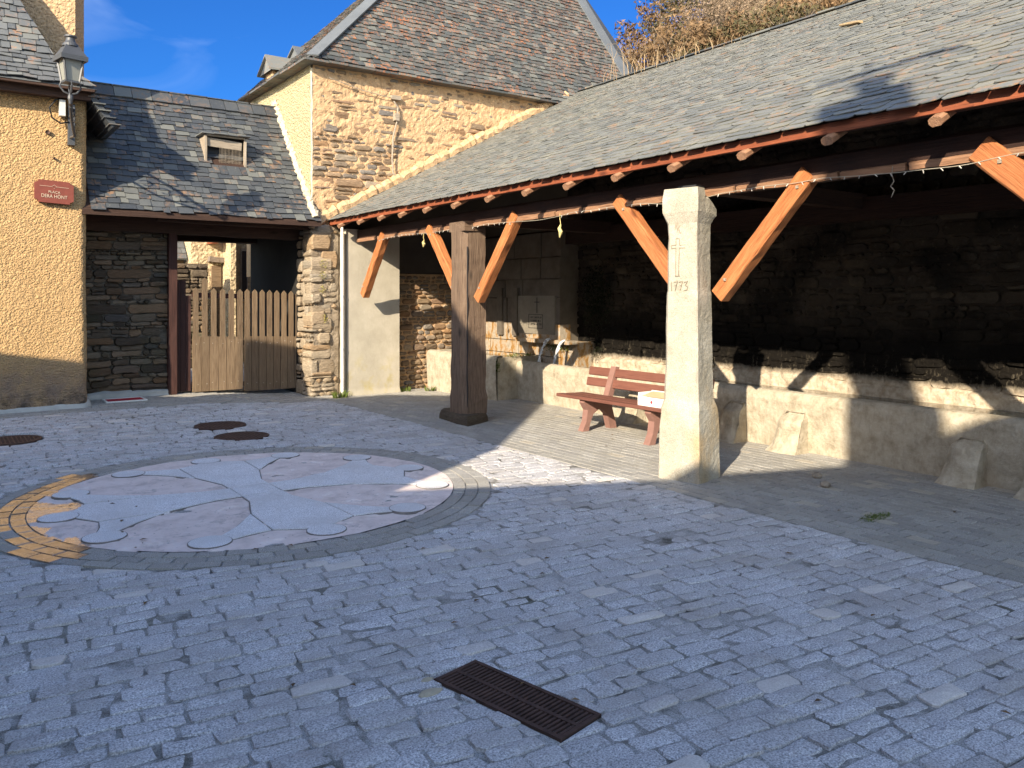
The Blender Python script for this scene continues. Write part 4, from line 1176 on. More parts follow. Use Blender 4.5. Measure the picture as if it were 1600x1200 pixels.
    tube(mb, [P(6.37, 4.95), P(6.45, 4.85), P(6.43, 4.6), P(6.36, 4.35), P(6.34, 3.95), P(6.36, 3.72), P(6.46, 3.62), P(6.58, 3.55)], .016, 6)
    tube(mb, [P(5.2, 5.17), P(5.8, 5.05), P(6.3, 5.0), P(6.42, 4.98)], .008, 5)
    box(mb, (6.38, TV - .14, 4.62), (6.46, TV - .05, 4.74)); box(mb, (6.33, TV - .12, 4.98), (6.5, TV - .04, 5.05))
    mb.build('wall_cable', MAT['greywood'], t)
    # moss cushions on the pier
    for (u, z, m, r) in ((5.08, 2.12, 'yellowplant', .08), (5.06, 1.95, 'yellowplant', .06), (5.06, 1.72, 'yellowplant', .06), (5.1, 1.25, 'yellowplant', .06)):
        mb = MB(); leaves(mb, (u, 12.44, z), (r, .05, r * 1.3), 60, .022)
        tag(mb.build('stonecrop', MAT[m]), 'yellow green stonecrop tuft growing on the pier beside the gate', 'plant', 'stonecrop tufts on the pier')
def leaves(mb, c, rad_, n, size, col=None, up=0.0, asp=1.0):
    for _ in range(n):
        d = R.randn(3); d /= np.linalg.norm(d); d *= R.rand() ** .4
        p = V3(*c) + d * np.array(rad_)
        a = R.randn(3); a[2] += up; a = unit(a); b = unit(np.cross(a, R.randn(3)))
        s_ = size * random.uniform(.6, 1.4)
        mb.add([p - b * s_ * .4 * asp, p + a * s_ * .5 + b * s_ * .1, p + b * s_ * .4 * asp, p + a * s_ * 1.2], [(0, 1, 3), (1, 2, 3)], R.rand(3) if col is None else col)
build_tower()

# ------------------------------------------------------------------ the open shelter over the wash trough
def build_pilaster():
    t = thing('concrete_pilaster', 'tall smooth grey concrete pilaster at the end of the shelter', 'pillar', (5.85, 12.3, 0))
    mb = MB()
    def f(a, b):
        u = 5.40 + a * .95; z = -.05 + b * 2.75
        d = .008 * (fbm(u * 6, z * 6, 3, 3) - .45) + .02 * sm((.1 - z) / .12)
        u = u + (a - .5) * .03 * sm((.12 - z) / .15)
        return np.stack([u, 12.25 - d, z], -1)
    grid(mb, f, 50, 110)
    box(mb, (5.40, 12.262, -.05), (6.35, 12.62, 2.70))
    mb.build('shaft', MAT['pilaster'], t)
    mb = MB(); prism(mb, (5.362, 12.30, -.05), (5.362, 12.30, 2.62), rect(.07, .11, .03), UX, 12, .003); mb.build('pale_edge', MAT['mortar_cream'], t)
    p = thing('drain_pipe', 'thin pale plastic pipe running down beside the concrete pilaster', 'pipe', (5.31, 12.24, 0))
    mb = MB(); tube(mb, [(5.30, 12.2, 0), (5.30, 12.2, 1.3), (5.295, 12.2, 2.72)], .022, 10)
    mb.build('pipe', MAT['white'], p, True)
    for z in (.75, 1.6): mb = MB(); lathe(mb, (5.30, 12.2, z), [(.023, 0), (.027, .004), (.027, .03), (.023, .034)], 12); mb.build('pipe_clip', MAT['leadgrey'], p)
build_pilaster()

ROOF = lambda u: 2.803 + .535 * (u - 5.1)
V0, V1 = -1.6, 12.58
def build_shelter():
    t = thing('wash_shelter', 'long open shelter with slate roof on posts and orange braces over the wash trough', 'shelter', (5.4, 5, 0))
    B = unit(V3(1, 0, .535)); O = V3(5.15, V1 - .02, ROOF(5.15))
    roof = MB(); L_ = 5.5 / B[0]
    slates(roof, O, -UY, B, int(L_ / .12), .12, (.12, .24), lambda b: (0, V1 - V0), th=.007, lift=.007, jit=.012, clip=.025)
    roof.build('roof', MAT['slate_new'], t)
    mb = MB(); z = ROOF
    pts = [V3(5.26, V1, z(5.26)), V3(5.26, V0, z(5.26)), V3(10.62, V0, z(10.62)), V3(10.62, V1, z(10.62)), V3(13.5, V1, 4.3), V3(13.5, V0, 4.3)]
    pts = [p - V3(0, 0, .006) for p in pts]; lo = [p - V3(0, 0, .05) for p in pts]
    mb.add(pts + lo, [(0, 3, 2, 1), (3, 4, 5, 2), (6, 7, 8, 9), (9, 8, 11, 10), (0, 1, 7, 6), (0, 6, 9, 3), (1, 2, 8, 7), (3, 9, 10, 4), (2, 5, 11, 8), (4, 10, 11, 5)])
    mb.build('roof_boards', MAT['deck'], t)
    mb = MB(); a = V0
    while a < V1:                                     # ridge slates
        w = random.uniform(.25, .4); box(mb, (10.5, a, 5.735 + random.random() * .01), (10.75, a + w * .97, 5.755 + random.random() * .012), R.rand(3)); a += w
    mb.build('ridge', MAT['slate_dark'], t)
    mb = MB()
    sag = lambda v: .006 * math.sin(v * .9)
    vs = list(np.linspace(V0, V1 - .05, 15))
    for k in range(14):
        a, b = vs[k], vs[k + 1]
        prism(mb, (5.228, a, 2.808 + sag(a)), (5.228, b + .002, 2.808 + sag(b)), rect(.03, .072), UX, 3, .0012)
    mb.build('fascia', MAT['fascia'], t)
    mb = MB(); prism(mb, (5.24, V0, 2.842), (5.24, V1 - .04, 2.842), rect(.03, .02), UX, 10, .002); mb.build('batten', MAT['deck'], t)
    # main beam: dark timber, paler strips paint the sunlight along its lower edge
    mb = MB(); prism(mb, (5.685, V0, 2.605), (5.685, 12.27, 2.605), rect(.21, .19, .02), UX, 40, .006)
    beam = mb.build('main_beam', MAT['beam'], t)
    mb = MB()
    a = 1.2
    while a < 12.0:
        w = random.uniform(.35, .9); prism(mb, (5.572, a, 2.527), (5.572, a + w, 2.525), [(-.02, -.012), (.008, -.024), (.02, -.01), (.018, .03), (-.012, .036)], UX, 6, .003); a += w + random.uniform(.0, .05)
    mb.build('sunlit_edge', MAT['beam_edge'], beam)
    # rafters
    mb = MB(); q = rect(.085, .062, .016)
    r0 = (5.165, 0, 2.712); r1 = (10.4, 0, ROOF(10.4) - .13)
    prism(mb, r0, r1, q, UY, 8, .003)
    vv = [12.03, 11.3, 10.6, 9.96, 9.27, 8.55, 7.80, 7.07, 6.36, 5.64, 4.92, 4.17, 3.42, 2.65, 1.9, 1.15, .4]
    first = mb.build('rafter', MAT['beam_edge'], t); first.location = (0, vv[0], 0)
    first.matrix_parent_inverse = Matrix.Translation(-t.location)
    for v in vv[1:]:
        c = first.copy(); S.collection.objects.link(c); c.location = (0, v, random.uniform(-.008, .008))
    mb = MB(); prism(mb, (5.32, V0, 2.80), (5.32, V1 - .4, 2.80), rect(.09, .02), UX, 4); prism(mb, (8.18, V0, 2.55), (8.18, 12.3, 2.55), rect(.2, .24), UX, 8, .006)
    for v in (5.0, 9.0): prism(mb, (5.79, v, 2.62), (8.17, v, 2.62), rect(.16, .16), UY, 4, .006)
    mb.build('wall_plate', MAT['beam'], t)
    # braces
    def brace(p0, p1, w=.16, d=.15):
        mb = MB(); p0, p1 = V3(*p0), V3(*p1); ax = unit(p1 - p0)
        prism(mb, p0 - ax * .04, p1 + ax * .02, rect(d, w, .012), UX, 12, .0035); br = mb.build('brace', MAT['brace'], t)
        for k, q in ((.12, .03), (.9, -.02)):
            c = p0 + (p1 - p0) * k; mb = MB(); box(mb, c + V3(-d / 2 - .012, q - .012, -.012), c + V3(-d / 2 + .01, q + .012, .012)); mb.build('bolt', MAT['greywood'], br)
        return br
    ub = 5.60
    brace((ub, 9.08, 1.62), (ub, 9.86, 2.55), .135, .12); brace((ub, 8.60, 1.60), (ub, 7.80, 2.56), .135, .12); brace((ub, 5.16, 1.64), (ub, 6.02, 2.56), .145, .12); brace((ub, 4.72, 1.64), (ub, 3.86, 2.56), .145, .12)
    brace((ub, 1.55, 1.62), (ub, 2.55, 2.56), .18, .12); brace((ub, 11.98, 1.66), (ub, 11.28, 2.55), .14, .12)
    # weathered wooden post on a stone base
    mb = MB(); q = [(-.16, -.09), (-.09, -.17), (.16, -.18), (.17, .17), (-.10, .18), (-.16, .12)]
    prism(mb, (5.59, 8.90, .11), (5.59, 8.90, 2.54), q, UX, 24, .006, scale=lambda z: 1.06 - .06 * z + (.05 if z < .12 else 0))
    box(mb, (5.43, 8.705, 2.44), (5.70, 9.08, 2.56))
    wp = mb.build('wooden_post', MAT['oldpost'], t)
    mb = MB(); pl = [(5.34, 8.50), (5.55, 8.57), (5.80, 8.72), (5.86, 8.95), (5.80, 9.25), (5.72, 9.38), (5.52, 9.42), (5.40, 9.3), (5.37, 9.0), (5.33, 8.75)]
    stone(mb, np.array(pl), V3(0, 0, 0), UX, UY, UZ, .115, ins=.04, base=-.05, dome=.01); mb.build('base_stone', MAT['stone_dark'], wp)
    mb = MB()
    tube(mb, [(5.48 + .004 * math.sin(k * 1.3), 8.722 - .001, .2 + k * .12) for k in range(18)], [.004 + .005 * abs(math.sin(k * .7)) for k in range(18)], 5)
    mb.build('crack', MAT['black'], wp)
    # cream stone post, turned slightly
    an = rad(14); X = V3(math.cos(an), math.sin(an), 0); Y = V3(-math.sin(an), math.cos(an), 0); C = V3(5.45, 4.97, 0)
    prof = [(-.03, .2, .012), (.10, .198, .012), (.45, .195, .016), (.62, .188, .03), (.70, .172, .05), (.9, .166, .05), (1.3, .160, .048), (1.62, .156, .046), (1.66, .150, .046), (2.1, .146, .044), (2.24, .148, .04), (2.34, .175, .01), (2.46, .176, .01), (2.55, .165, .02)]
    zz = []
    for k in range(len(prof) - 1):
        n = max(1, int((prof[k + 1][0] - prof[k][0]) / .035))
        for i in range(n): zz.append(prof[k][0] + (prof[k + 1][0] - prof[k][0]) * i / n)
    zz.append(prof[-1][0])
    P = []; m = 0
    for z in zz:
        h = np.interp(z, [p[0] for p in prof], [p[1] for p in prof]); c = np.interp(z, [p[0] for p in prof], [p[2] for p in prof])
        cc = [c * .25, c, c, c * .6]                   # corners: near corner barely cut, right one strongly
        ring = []
        corners = [(-1, -1), (1, -1), (1, 1), (-1, 1)]
        for k in range(4):
            sx, sy = corners[k]; ck = cc[k]
            a = (sx * h - (0 if k % 2 else sx * ck), sy * h - (sy * ck if k % 2 else 0))
            pA = (sx * h - sx * ck, sy * h); pB = (sx * h, sy * h - sy * ck)
            pair = [pB, pA] if k in (0, 2) else [pA, pB]
            nxt = corners[(k + 1) % 4]
            ring += pair
        ring2 = []
        for k in range(8):
            p, q_ = np.array(ring[k]), np.array(ring[(k + 1) % 8]); nsub = 5 if k % 2 else 1
            for i in range(nsub): ring2.append(p + (q_ - p) * i / nsub)
        m = len(ring2)
        for k, p in enumerate(ring2):
            nrm = p / np.linalg.norm(p)
            d = .012 * (fbm(k * .9, z * 9, 13, 3) - .45)
            if z > 2.46: d -= .05 * ((p @ np.array([.7, -.7])) > .1)
            P.append(C + X * (p[0] + nrm[0] * d) + Y * (p[1] + nrm[1] * d) + UZ * (z - (max(0, z - 2.3) * .55 * max(0, (p[0] - .05)) / .12 if z > 2.3 else 0)))
    fs = [(k * m + i, k * m + (i + 1) % m, (k + 1) * m + (i + 1) % m, (k + 1) * m + i) for k in range(len(zz) - 1) for i in range(m)]
    fs.append(tuple((len(zz) - 1) * m + i for i in range(m)))
    mb = MB(); mb.add(P, fs); sp = mb.build('stone_post', MAT['post'], t)
    mb = MB(); plate(mb, [(-.05, -.09), (.10, -.09), (.10, .09), (-.05, .09)], 2.548, 2.585, fr=lambda v: C + v[:, :1] * X + v[:, 1:2] * Y + v[:, 2:] * UZ); mb.build('lead_cap', MAT['black'], sp)
    face = lambda h: (lambda v: C - X * (h + .0005) - X * v[:, 2:] - Y * v[:, :1] + UZ * v[:, 1:2])
    mb = MB(); fr = face(.1505)
    fa = lambda v: C - X * (np.interp(v[:, 1:2], [1.6, 2.1, 2.3], [.1585, .1475, .150]) + v[:, 2:] - .0) - Y * v[:, :1] + UZ * v[:, 1:2]
    def stroke(p, q, w=.0055):
        p, q = np.array(p), np.array(q); d = unit(q - p); n_ = np.array([-d[1], d[0]]) * w / 2
        plate(mb, [tuple(p - n_), tuple(q - n_), tuple(q + n_), tuple(p + n_)], -.004, .0035, fr=fa)
    cx = -.035
    ol = [(cx - .018, 1.79), (cx - .018, 2.03), (cx - .062, 2.03), (cx - .062, 2.055), (cx - .018, 2.055), (cx - .018, 2.115), (cx + .016, 2.115), (cx + .016, 2.055), (cx + .07, 2.055)]
    for a, b in zip(ol[:-1], ol[1:]): stroke(a, b)
    stroke((cx + .07, 2.03), (cx + .016, 2.03)); stroke((cx + .016, 2.03), (cx + .010, 1.79)); stroke((cx - .025, 1.785), (cx + .02, 1.785))
    x = -.105
    for ch in '1773':
        if ch == '1': stroke((x + .012, 1.655), (x + .012, 1.735))
        if ch == '7': stroke((x, 1.733), (x + .036, 1.737)); stroke((x + .036, 1.737), (x + .012, 1.655)); stroke((x + .008, 1.70), (x + .03, 1.703), .005)
        if ch == '3':
            stroke((x, 1.73), (x + .034, 1.737)); stroke((x + .034, 1.737), (x + .014, 1.704)); stroke((x + .014, 1.704), (x + .036, 1.69)); stroke((x + .036, 1.69), (x + .03, 1.662)); stroke((x + .03, 1.662), (x - .002, 1.655))
        x += .034 if ch == '1' else .05
    for k in range(7): stroke((cx - .03 + R.rand() * .06, 2.15 + R.rand() * .05), (cx - .02 + R.rand() * .05, 2.22 + R.rand() * .1), .006)
    mb.build('carving', MAT['carving'], sp)
build_shelter()

def build_lights():
    t = thing('string_lights', 'string of small unlit clear bulbs looped along the lower edge of the shelter beam', 'string lights', (5.53, 6, 2.5))
    pts = []; bulbs = []
    for v in np.arange(1.3, 11.4, .06):
        sagz = -.035 * abs(math.sin(v * 1.45 + .4)) + .03 * vn(v * 3, 0., 4) - .005
        pts.append((5.535 - .01 * math.sin(v * 5), v, 2.505 + float(sagz)))
    mb = MB(); tube(mb, pts, .0026, 4); mb.build('wire', MAT['wire'], t)
    b0 = None
    for k, p in enumerate(pts[1::2]):
        if vn(p[1] * .8, 3., 2) < .25: continue
        if b0 is None:
            m2 = MB(); lathe(m2, (0, 0, 0), [(.003, 0), (.0042, -.009), (.0032, -.024), (.001, -.028)], 6); b0 = m2.build('bulb', MAT['bulb'], t)
            b0.matrix_parent_inverse = Matrix.Translation(-t.location); o = b0
        else:
            o = b0.copy(); S.collection.objects.link(o)
        o.location = p; o.rotation_euler = (random.uniform(-.9, .9), random.uniform(-.7, .7), 0)
    for lab, v, z, ln in (('pale yellow knotted ribbon hanging from the beam left of the wooden post', 9.98, 2.43, .13), ('pale yellow knotted ribbon hanging from the beam between the two posts', 6.93, 2.45, .2), ('thin looped twine hanging from the beam right of the stone post', 3.15, 2.47, .16)):
        mb = MB(); tube(mb, [(5.55, v, z + .06), (5.55, v + .005, z), (5.55, v - .01, z - ln * .3)], .004, 4)
        tube(mb, [(5.55, v - .01, z - ln * .3), (5.552, v + .015, z - ln * .5), (5.55, v - .012, z - ln * .7), (5.55, v + .01, z - ln)], [.008, .02, .024, .006] if 'twine' not in lab else [.003, .005, .005, .002], 6)
        tag(mb.build('hanging_ribbon', MAT['dead'] if 'twine' not in lab else MAT['greywood']), lab, 'ribbon')
build_lights()

# ------------------------------------------------------------------ walls under the shelter
def build_walls():
    mb = MB()
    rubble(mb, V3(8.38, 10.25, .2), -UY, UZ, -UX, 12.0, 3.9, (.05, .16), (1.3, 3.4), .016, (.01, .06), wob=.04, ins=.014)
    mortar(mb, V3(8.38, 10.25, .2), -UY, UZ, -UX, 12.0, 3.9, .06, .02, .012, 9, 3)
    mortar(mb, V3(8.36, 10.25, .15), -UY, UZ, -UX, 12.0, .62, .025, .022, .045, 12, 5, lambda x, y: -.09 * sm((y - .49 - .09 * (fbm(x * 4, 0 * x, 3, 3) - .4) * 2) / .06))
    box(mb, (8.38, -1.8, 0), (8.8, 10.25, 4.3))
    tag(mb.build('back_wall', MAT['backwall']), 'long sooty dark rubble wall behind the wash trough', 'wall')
    mb = MB()
    O = V3(6.33, 12.55, 0)
    rubble(mb, O, UX, UZ, -UY, 1.62, 2.0, (.05, .12), (1.3, 2.8), .014, (.02, .06), ins=.025)
    mortar(mb, O, UX, UZ, -UY, 1.7, 2.0, .03, .012, .008, 14, 6, mi=1)
    box(mb, (6.36, 12.5, 2.02), (8.1, 12.7, 2.26), mi=2); plate(mb, [(5.4, 2.71), (10.4, 2.71), (10.4, 5.5), (5.4, 2.84)], 12.49, 12.54, fr=lambda q: q[:, [0, 2, 1]], mi=2); box(mb, (6.36, 12.5, 2.26), (8.15, 12.54, 2.71), mi=2); box(mb, (6.3, 12.58, 0), (8.6, 13, 2.3), mi=2)  # sloped dark sheet paints the shade between beam and roof
    tag(mb.build('end_wall', [MAT['stone_tan'], MAT['mortar_tan'], MAT['shadeplaster']]), 'pale rubble end wall between the pilaster and the fountain', 'wall')
build_walls()

def build_fountain():
    t = thing('spring_fountain', 'old ashlar fountain wall with carved plaque and rust stained stones', 'fountain', (8, 11.3, 0))
    mb = MB()
    b = .1; rows = [.35, .2, .22, .3, .42, .3, .35, .4]; k = 0
    for h in rows:
        a = 9.95
        while a < 12.5:
            w = random.uniform(.35, .75)
            if a + w > 12.3: w = 12.52 - a
            pl = [(a + .005, b + .005), (a + w - .005, b + .005), (a + w - .005, b + h - .005), (a + .005, b + h - .005)]
            col = R.rand(3)
            stone(mb, np.array([(12.52 - x, y) for x, y in pl])[::-1], V3(7.98, 12.52, 0), -UY, UZ, -UX, random.uniform(0, .025), ins=.012, base=-.2, dome=.004, col=col)
            mb.m[-12:] = [1 if b < .98 else 0] * 12
            a += w
        b += h
    box(mb, (8.0, 9.97, 0), (8.6, 12.54, 2.6))
    mb.build('fountain_wall', [MAT['ashlar'], MAT['calcite']], t)
    fr = lambda v: np.stack([7.945 - v[:, 2], 10.56 - v[:, 0], 1.31 + v[:, 1]], 1)
    mb = MB(); hw, hh = .50, .31
    plate(mb, [(-hw, -hh), (hw, -hh), (hw, hh), (-hw, hh)], -.05, 0, fr=fr)
    pq = mb.build('plaque', MAT['plaque'], t)
    mb = MB()
    def st(x0, y0, x1, y1): plate(mb, [(x0, y0), (x1, y0), (x1, y1), (x0, y1)], -.002, .003, fr=fr)
    st(.03, .03, .045, .28); st(-.03, .2, .10, .213)
    st(-.19, -.22, .19, -.212); st(-.19, .0, .19, .008); st(-.19, -.212, -.182, 0); st(.182, -.212, .19, 0)
    for row in range(3):                               # worn, no longer legible characters
        for k in range(9):
            x = -.15 + k * .035 + R.rand() * .006; y = -.06 - row * .055
            if R.rand() < .8: st(x, y, x + .006, y + .032)
            if R.rand() < .6: st(x, y + R.rand() * .026, x + .02, y + R.rand() * .004 + .03)
    mb.build('carving', MAT['black'], pq)
    mb = MB()
    for v in (11.05, 11.5): box(mb, (7.92, v, .95), (7.99, v + .14, 1.75))
    mb.build('pillar_strip', MAT['ashlar'], t)
    mb = MB(); box(mb, (7.82, 9.56, .87), (8.0, 10.95, .93)); box(mb, (8.0, 9.56, .5), (8.36, 9.97, .9)); mb.build('spout_ledge', MAT['calcite'], t)
    for v, lab in ((10.06, 'left of two thin jets of spring water falling into the trough'), (9.68, 'right of two thin jets of spring water falling into the trough')):
        mb = MB(); pts = [(7.84 - .24 * x ** .7, v - .03 * x, .93 - .40 * x ** 1.6) for x in np.linspace(0, 1, 12)]
        tube(mb, [(x + random.uniform(-.006, .006), y + random.uniform(-.008, .008), z) for x, y, z in pts], [.017 + random.uniform(-.006, .012) for _ in pts], 9)
        for q in range(5): tube(mb, [(x + random.uniform(-.015, .015), y + random.uniform(-.03, .03), z + random.uniform(-.01, .01)) for x, y, z in pts], [.008 + .006 * R.rand() for _ in pts], 5)
        tag(mb.build('water_jet', MAT['fall'], None, True), lab, 'water jet', 'spring water jets')
    mb = MB(); leaves(mb, (7.93, 10.0, .82), (.05, .4, .08), 420, .02); leaves(mb, (7.5, 10.4, .68), (.28, .12, .03), 300, .02); leaves(mb, (7.06, 10.42, .55), (.04, .12, .14), 300, .022)
    tag(mb.build('moss_cushion', MAT['moss']), 'wet moss growing around the fountain ledge and trough corner', 'moss', kind='stuff')
    mb = MB()
    leaves(mb, (8.28, 9.45, 1.55), (.05, .38, .55), 1500, .035); leaves(mb, (8.29, 9.6, .75), (.05, .3, .2), 500, .025)
    tag(mb.build('wall_fern', MAT['fern']), 'dark fern and ivy clump hanging on the back wall right of the fountain', 'fern')
build_fountain()

TX = lambda v: 7.27 + .045 * (v - 4.6) * .6
def build_trough():
    t = thing('wash_trough', 'long weathered concrete wash trough with rounded rim under the shelter', 'trough', (7.6, 5, 0))
    prof = [(.03, -.05), (.02, .1), (.0, .3), (-.01, .5), (.005, .555), (.04, .59), (.09, .605), (.15, .595), (.17, .57), (.185, .5), (.25, .2)]
    prof = np.array(prof); L_ = np.concatenate([[0], np.cumsum(np.linalg.norm(np.diff(prof, axis=0), axis=1))]); L_ /= L_[-1]
    mb = MB()
    def f(a, b):
        v = -1.5 + a * 11.95
        x = np.interp(b, L_, prof[:, 0]); z = np.interp(b, L_, prof[:, 1])
        d = .018 * (fbm(v * 5, b * 9, 3, 4) - .45) + .02 * (vn(v * 1.1, b * 1.5, 6) - .5)
        return np.stack([TX(v) + x - d, v, z + .015 * (vn(v * 1.4, 0 * v, 9) - .5) * (z > .4)], -1)
    grid(mb, f, 330, 42)
    mb.build('basin_front', MAT['trough'], t)
    mb = MB()
    def g(a, b):
        v = -1.5 + a * 11.8
        return np.stack([7.55 + b * .8, v, .48 + .05 * sm((b - .8) / .2) + .006 * fbm(v * 6, b * 4, 3, 2)], -1)
    grid(mb, g, 160, 8); mb.build('inner_slope', MAT['trough'], t)
    mb = MB(); box(mb, (7.66, -1.5, .2), (8.36, 10.3, .515)); 
    tag(mb.build('trough_water', MAT['still']), 'still dark water lying in the wash trough', 'water', kind='stuff')
    mb = MB()                                          # drinking basin at the fountain
    def h(a, b):
        v = 10.35 + a * 2.0; p2 = np.array([(.03, -.1), (.0, .3), (-.005, .6), (.02, .67), (.07, .69), (.14, .685), (.16, .5)]); 
        x = np.interp(b, np.linspace(0, 1, 7), p2[:, 0]); z = np.interp(b, np.linspace(0, 1, 7), p2[:, 1])
        d = .02 * (fbm(v * 5, b * 8, 8, 4) - .45)
        return np.stack([6.93 + x - d + .1 * sm((.25 - a) / .3), v, z], -1)
    grid(mb, h, 70, 30); box(mb, (7.07, 10.37, -.1), (7.9, 10.5, .655)); box(mb, (7.0, 12.3, -.1), (7.98, 12.36, .68)); box(mb, (7.14, 10.51, .0), (7.97, 12.29, .60), mi=1)
    mb.build('drinking_basin', [MAT['trough'], MAT['still']], t)
    labs = ['slanted stone block against the trough behind the bench', 'slanted stone block against the trough just right of the cream stone post', 'slanted sunlit stone block against the trough, second right of the cream post', 'grey shaded stone block against the trough, next to the right end', 'grey shaded stone block against the trough at the right edge']
    for (v, w, hgt), lab in zip(((7.62, .3, .44), (6.0, .3, .46), (5.22, .33, .44), (3.45, .3, .42), (2.78, .36, .46)), labs):
        mb = MB()
        def fb(a, b, v=v, w=w, hgt=hgt):
            z = -.03 + b * hgt
            ww = w * (1 - .18 * b); th = (.235 - .09 * b) * (1 - .55 * sm((b - .78) / .22)); ww = ww * (1 - .25 * sm((b - .85) / .15))
            s = a * 3
            x = np.where(s < 1, -th * s, np.where(s < 2, -th, -th * (3 - s))); y = np.where(s < 1, -ww / 2, np.where(s < 2, -ww / 2 + ww * (s - 1), ww / 2))
            fl = .05 * sm((.08 - z) / .1)
            d = .055 * (fbm(a * 7 + v, b * 4, 5, 4) - .45)
            x = x - fl * (s > .6) * (s < 2.4) - d; y = y * (1 + fl * 2.5)
            rnd = np.minimum(np.abs(s - 1), np.abs(s - 2)); x = x + .03 * np.exp(-(rnd / .12) ** 2)
            return np.stack([TX(v) + .02 + x, v + y - .06 * b, z], -1)
        grid(mb, fb, 46, 22)
        thk = .145 * .45
        mb.add([(TX(v) + .04, v - w * .31 - .06, hgt - .032), (TX(v) - thk, v - w * .31 - .06, hgt - .032), (TX(v) - thk, v + w * .31 - .06, hgt - .032), (TX(v) + .04, v + w * .31 - .06, hgt - .032)], [(0, 1, 2, 3)])
        tag(mb.build('stone_block', MAT['trough'], None, False), lab, 'stone block', 'stone blocks leaning on the trough')
build_trough()

def build_bench():
    t = thing('park_bench', 'reddish brown slatted bench with arched legs facing the square', 'bench', (6.55, 6.9, 0))
    va, vb = 5.85, 7.86
    def plank(name, p, w, h, tilt, dv=0):
        mb = MB(); X = V3(math.cos(tilt), 0, math.sin(tilt))
        prism(mb, (p[0], va - dv, p[1]), (p[0], vb + dv, p[1]), rect(w, h, .006), X, 3, .001); return mb.build(name, MAT['bench'], t)
    plank('seat_plank', (6.30, .392), .13, .04, -.06); plank('seat_plank', (6.45, .385), .13, .04, -.04); plank('seat_plank', (6.60, .38), .13, .04, -.02)
    plank('back_plank', (6.745, .535), .032, .105, -.2); plank('back_plank', (6.785, .665), .032, .105, -.2)
    for v in (7.42, 6.32):
        out = [(-.17, 0), (-.075, 0), (-.05, .10), (.0, .20), (.08, .245), (.16, .235), (.22, .18), (.27, .0), (.37, .0), (.36, .06), (.30, .25), (.30, .36), (.36, .52), (.42, .74), (.36, .745), (.27, .50), (.22, .365), (-.14, .372), (-.15, .34), (-.09, .25), (-.11, .12)]
        fr = lambda q, v=v: np.stack([6.42 + q[:, 0], v + q[:, 2], q[:, 1]], 1)
        mb = MB(); plate(mb, out, -.045, .045, fr=fr); mb.build('leg_frame', MAT['benchleg'], t)
    c = thing('white_box', 'small open white cardboard box left on the bench seat', 'box', (6.45, 6.4, .41))
    mb = MB(); x0, x1, y0, y1, z0, z1 = 6.30, 6.52, 6.10, 6.50, .412, .51
    for lo, hi in (((x0, y0, z0), (x0 + .006, y1, z1)), ((x1 - .006, y0, z0), (x1, y1, z1 + .05)), ((x0 + .006, y0, z0), (x1 - .006, y0 + .006, z1)), ((x0 + .006, y1 - .006, z0), (x1 - .006, y1, z1 + .04)), ((x0 + .006, y0 + .006, z0), (x1 - .006, y1 - .006, z0 + .005))): box(mb, lo, hi)
    mb.build('carton', MAT['carton'], c)
    mb = MB(); mb.add([(x0 + .02, y0 + .01, z1 + .002), (x1 - .01, y0 + .01, z1 + .045), (x1 - .01, y1 - .02, z1 + .04), (x0 + .02, y1 - .05, z1 + .003)], [(0, 1, 2, 3)]); mb.build('flap', MAT['cartontop'], c)
    mb = MB(); lathe(mb, (0, 0, 0), [(.018, -.003), (.018, .0015)], 14)
    mb.v[0] = np.stack([x0 - mb.v[0][:, 2], 6.29 + mb.v[0][:, 0], .46 + mb.v[0][:, 1]], 1); mb.build('round_sticker', MAT['lens'], c)
build_bench()

# ------------------------------------------------------------------ plants, litter
def tuft(name, c, n, h, spread, mat, label, cat='grass tuft', group=None):
    mb = MB()
    for _ in range(n):
        a = random.uniform(0, 2 * math.pi); r = spread * R.rand() ** .5
        p = V3(c[0] + r * math.cos(a), c[1] + r * math.sin(a), c[2]); hh = h * random.uniform(.5, 1.2); lean = V3(math.cos(a), math.sin(a), 0) * hh * random.uniform(.1, .8)
        w = unit(V3(-math.sin(a + 1), math.cos(a + 1), 0)) * .006
        m = p + V3(0, 0, hh * .65) + lean * .4; e = p + V3(0, 0, hh * random.uniform(.7, 1)) + lean
        mb.add([p - w, p + w, m + w * .7, m - w * .7, e], [(0, 1, 2, 3), (3, 2, 4)], R.rand(3))
    return tag(mb.build(name, mat), label, cat, group)
tuft('grass_tuft', (5.22, 12.1, 0), 90, .13, .12, MAT['moss'], 'green grass tuft at the foot of the drain pipe')
tuft('grass_tuft', (6.45, 12.3, 0), 60, .09, .12, MAT['moss'], 'thin green grass tuft at the right foot of the pilaster')
tuft('grass_tuft', (6.85, 12.1, 0), 50, .1, .08, MAT['moss'], 'small green grass tuft at the foot of the pale end wall')
mb = MB(); leaves(mb, (5.53, 3.27, .01), (.2, .06, .012), 260, .016); tag(mb.build('moss_patch', MAT['moss']), 'bright green moss patch in the paving under the shelter', 'moss')
for k, (u, v, lab) in enumerate(((6.1, 4.05, 'small round pebble on the dark paving in front of the trough'), (6.35, 4.3, 'smaller chip of stone lying beside the pebble near the trough'))):
    mb = MB(); lathe(mb, (u, v, 0), [(.03, 0), (.045, .015), (.04, .035), (.015, .05)], 9); tag(mb.build('pebble', MAT['greywood']), lab, 'stone')
mb = MB()
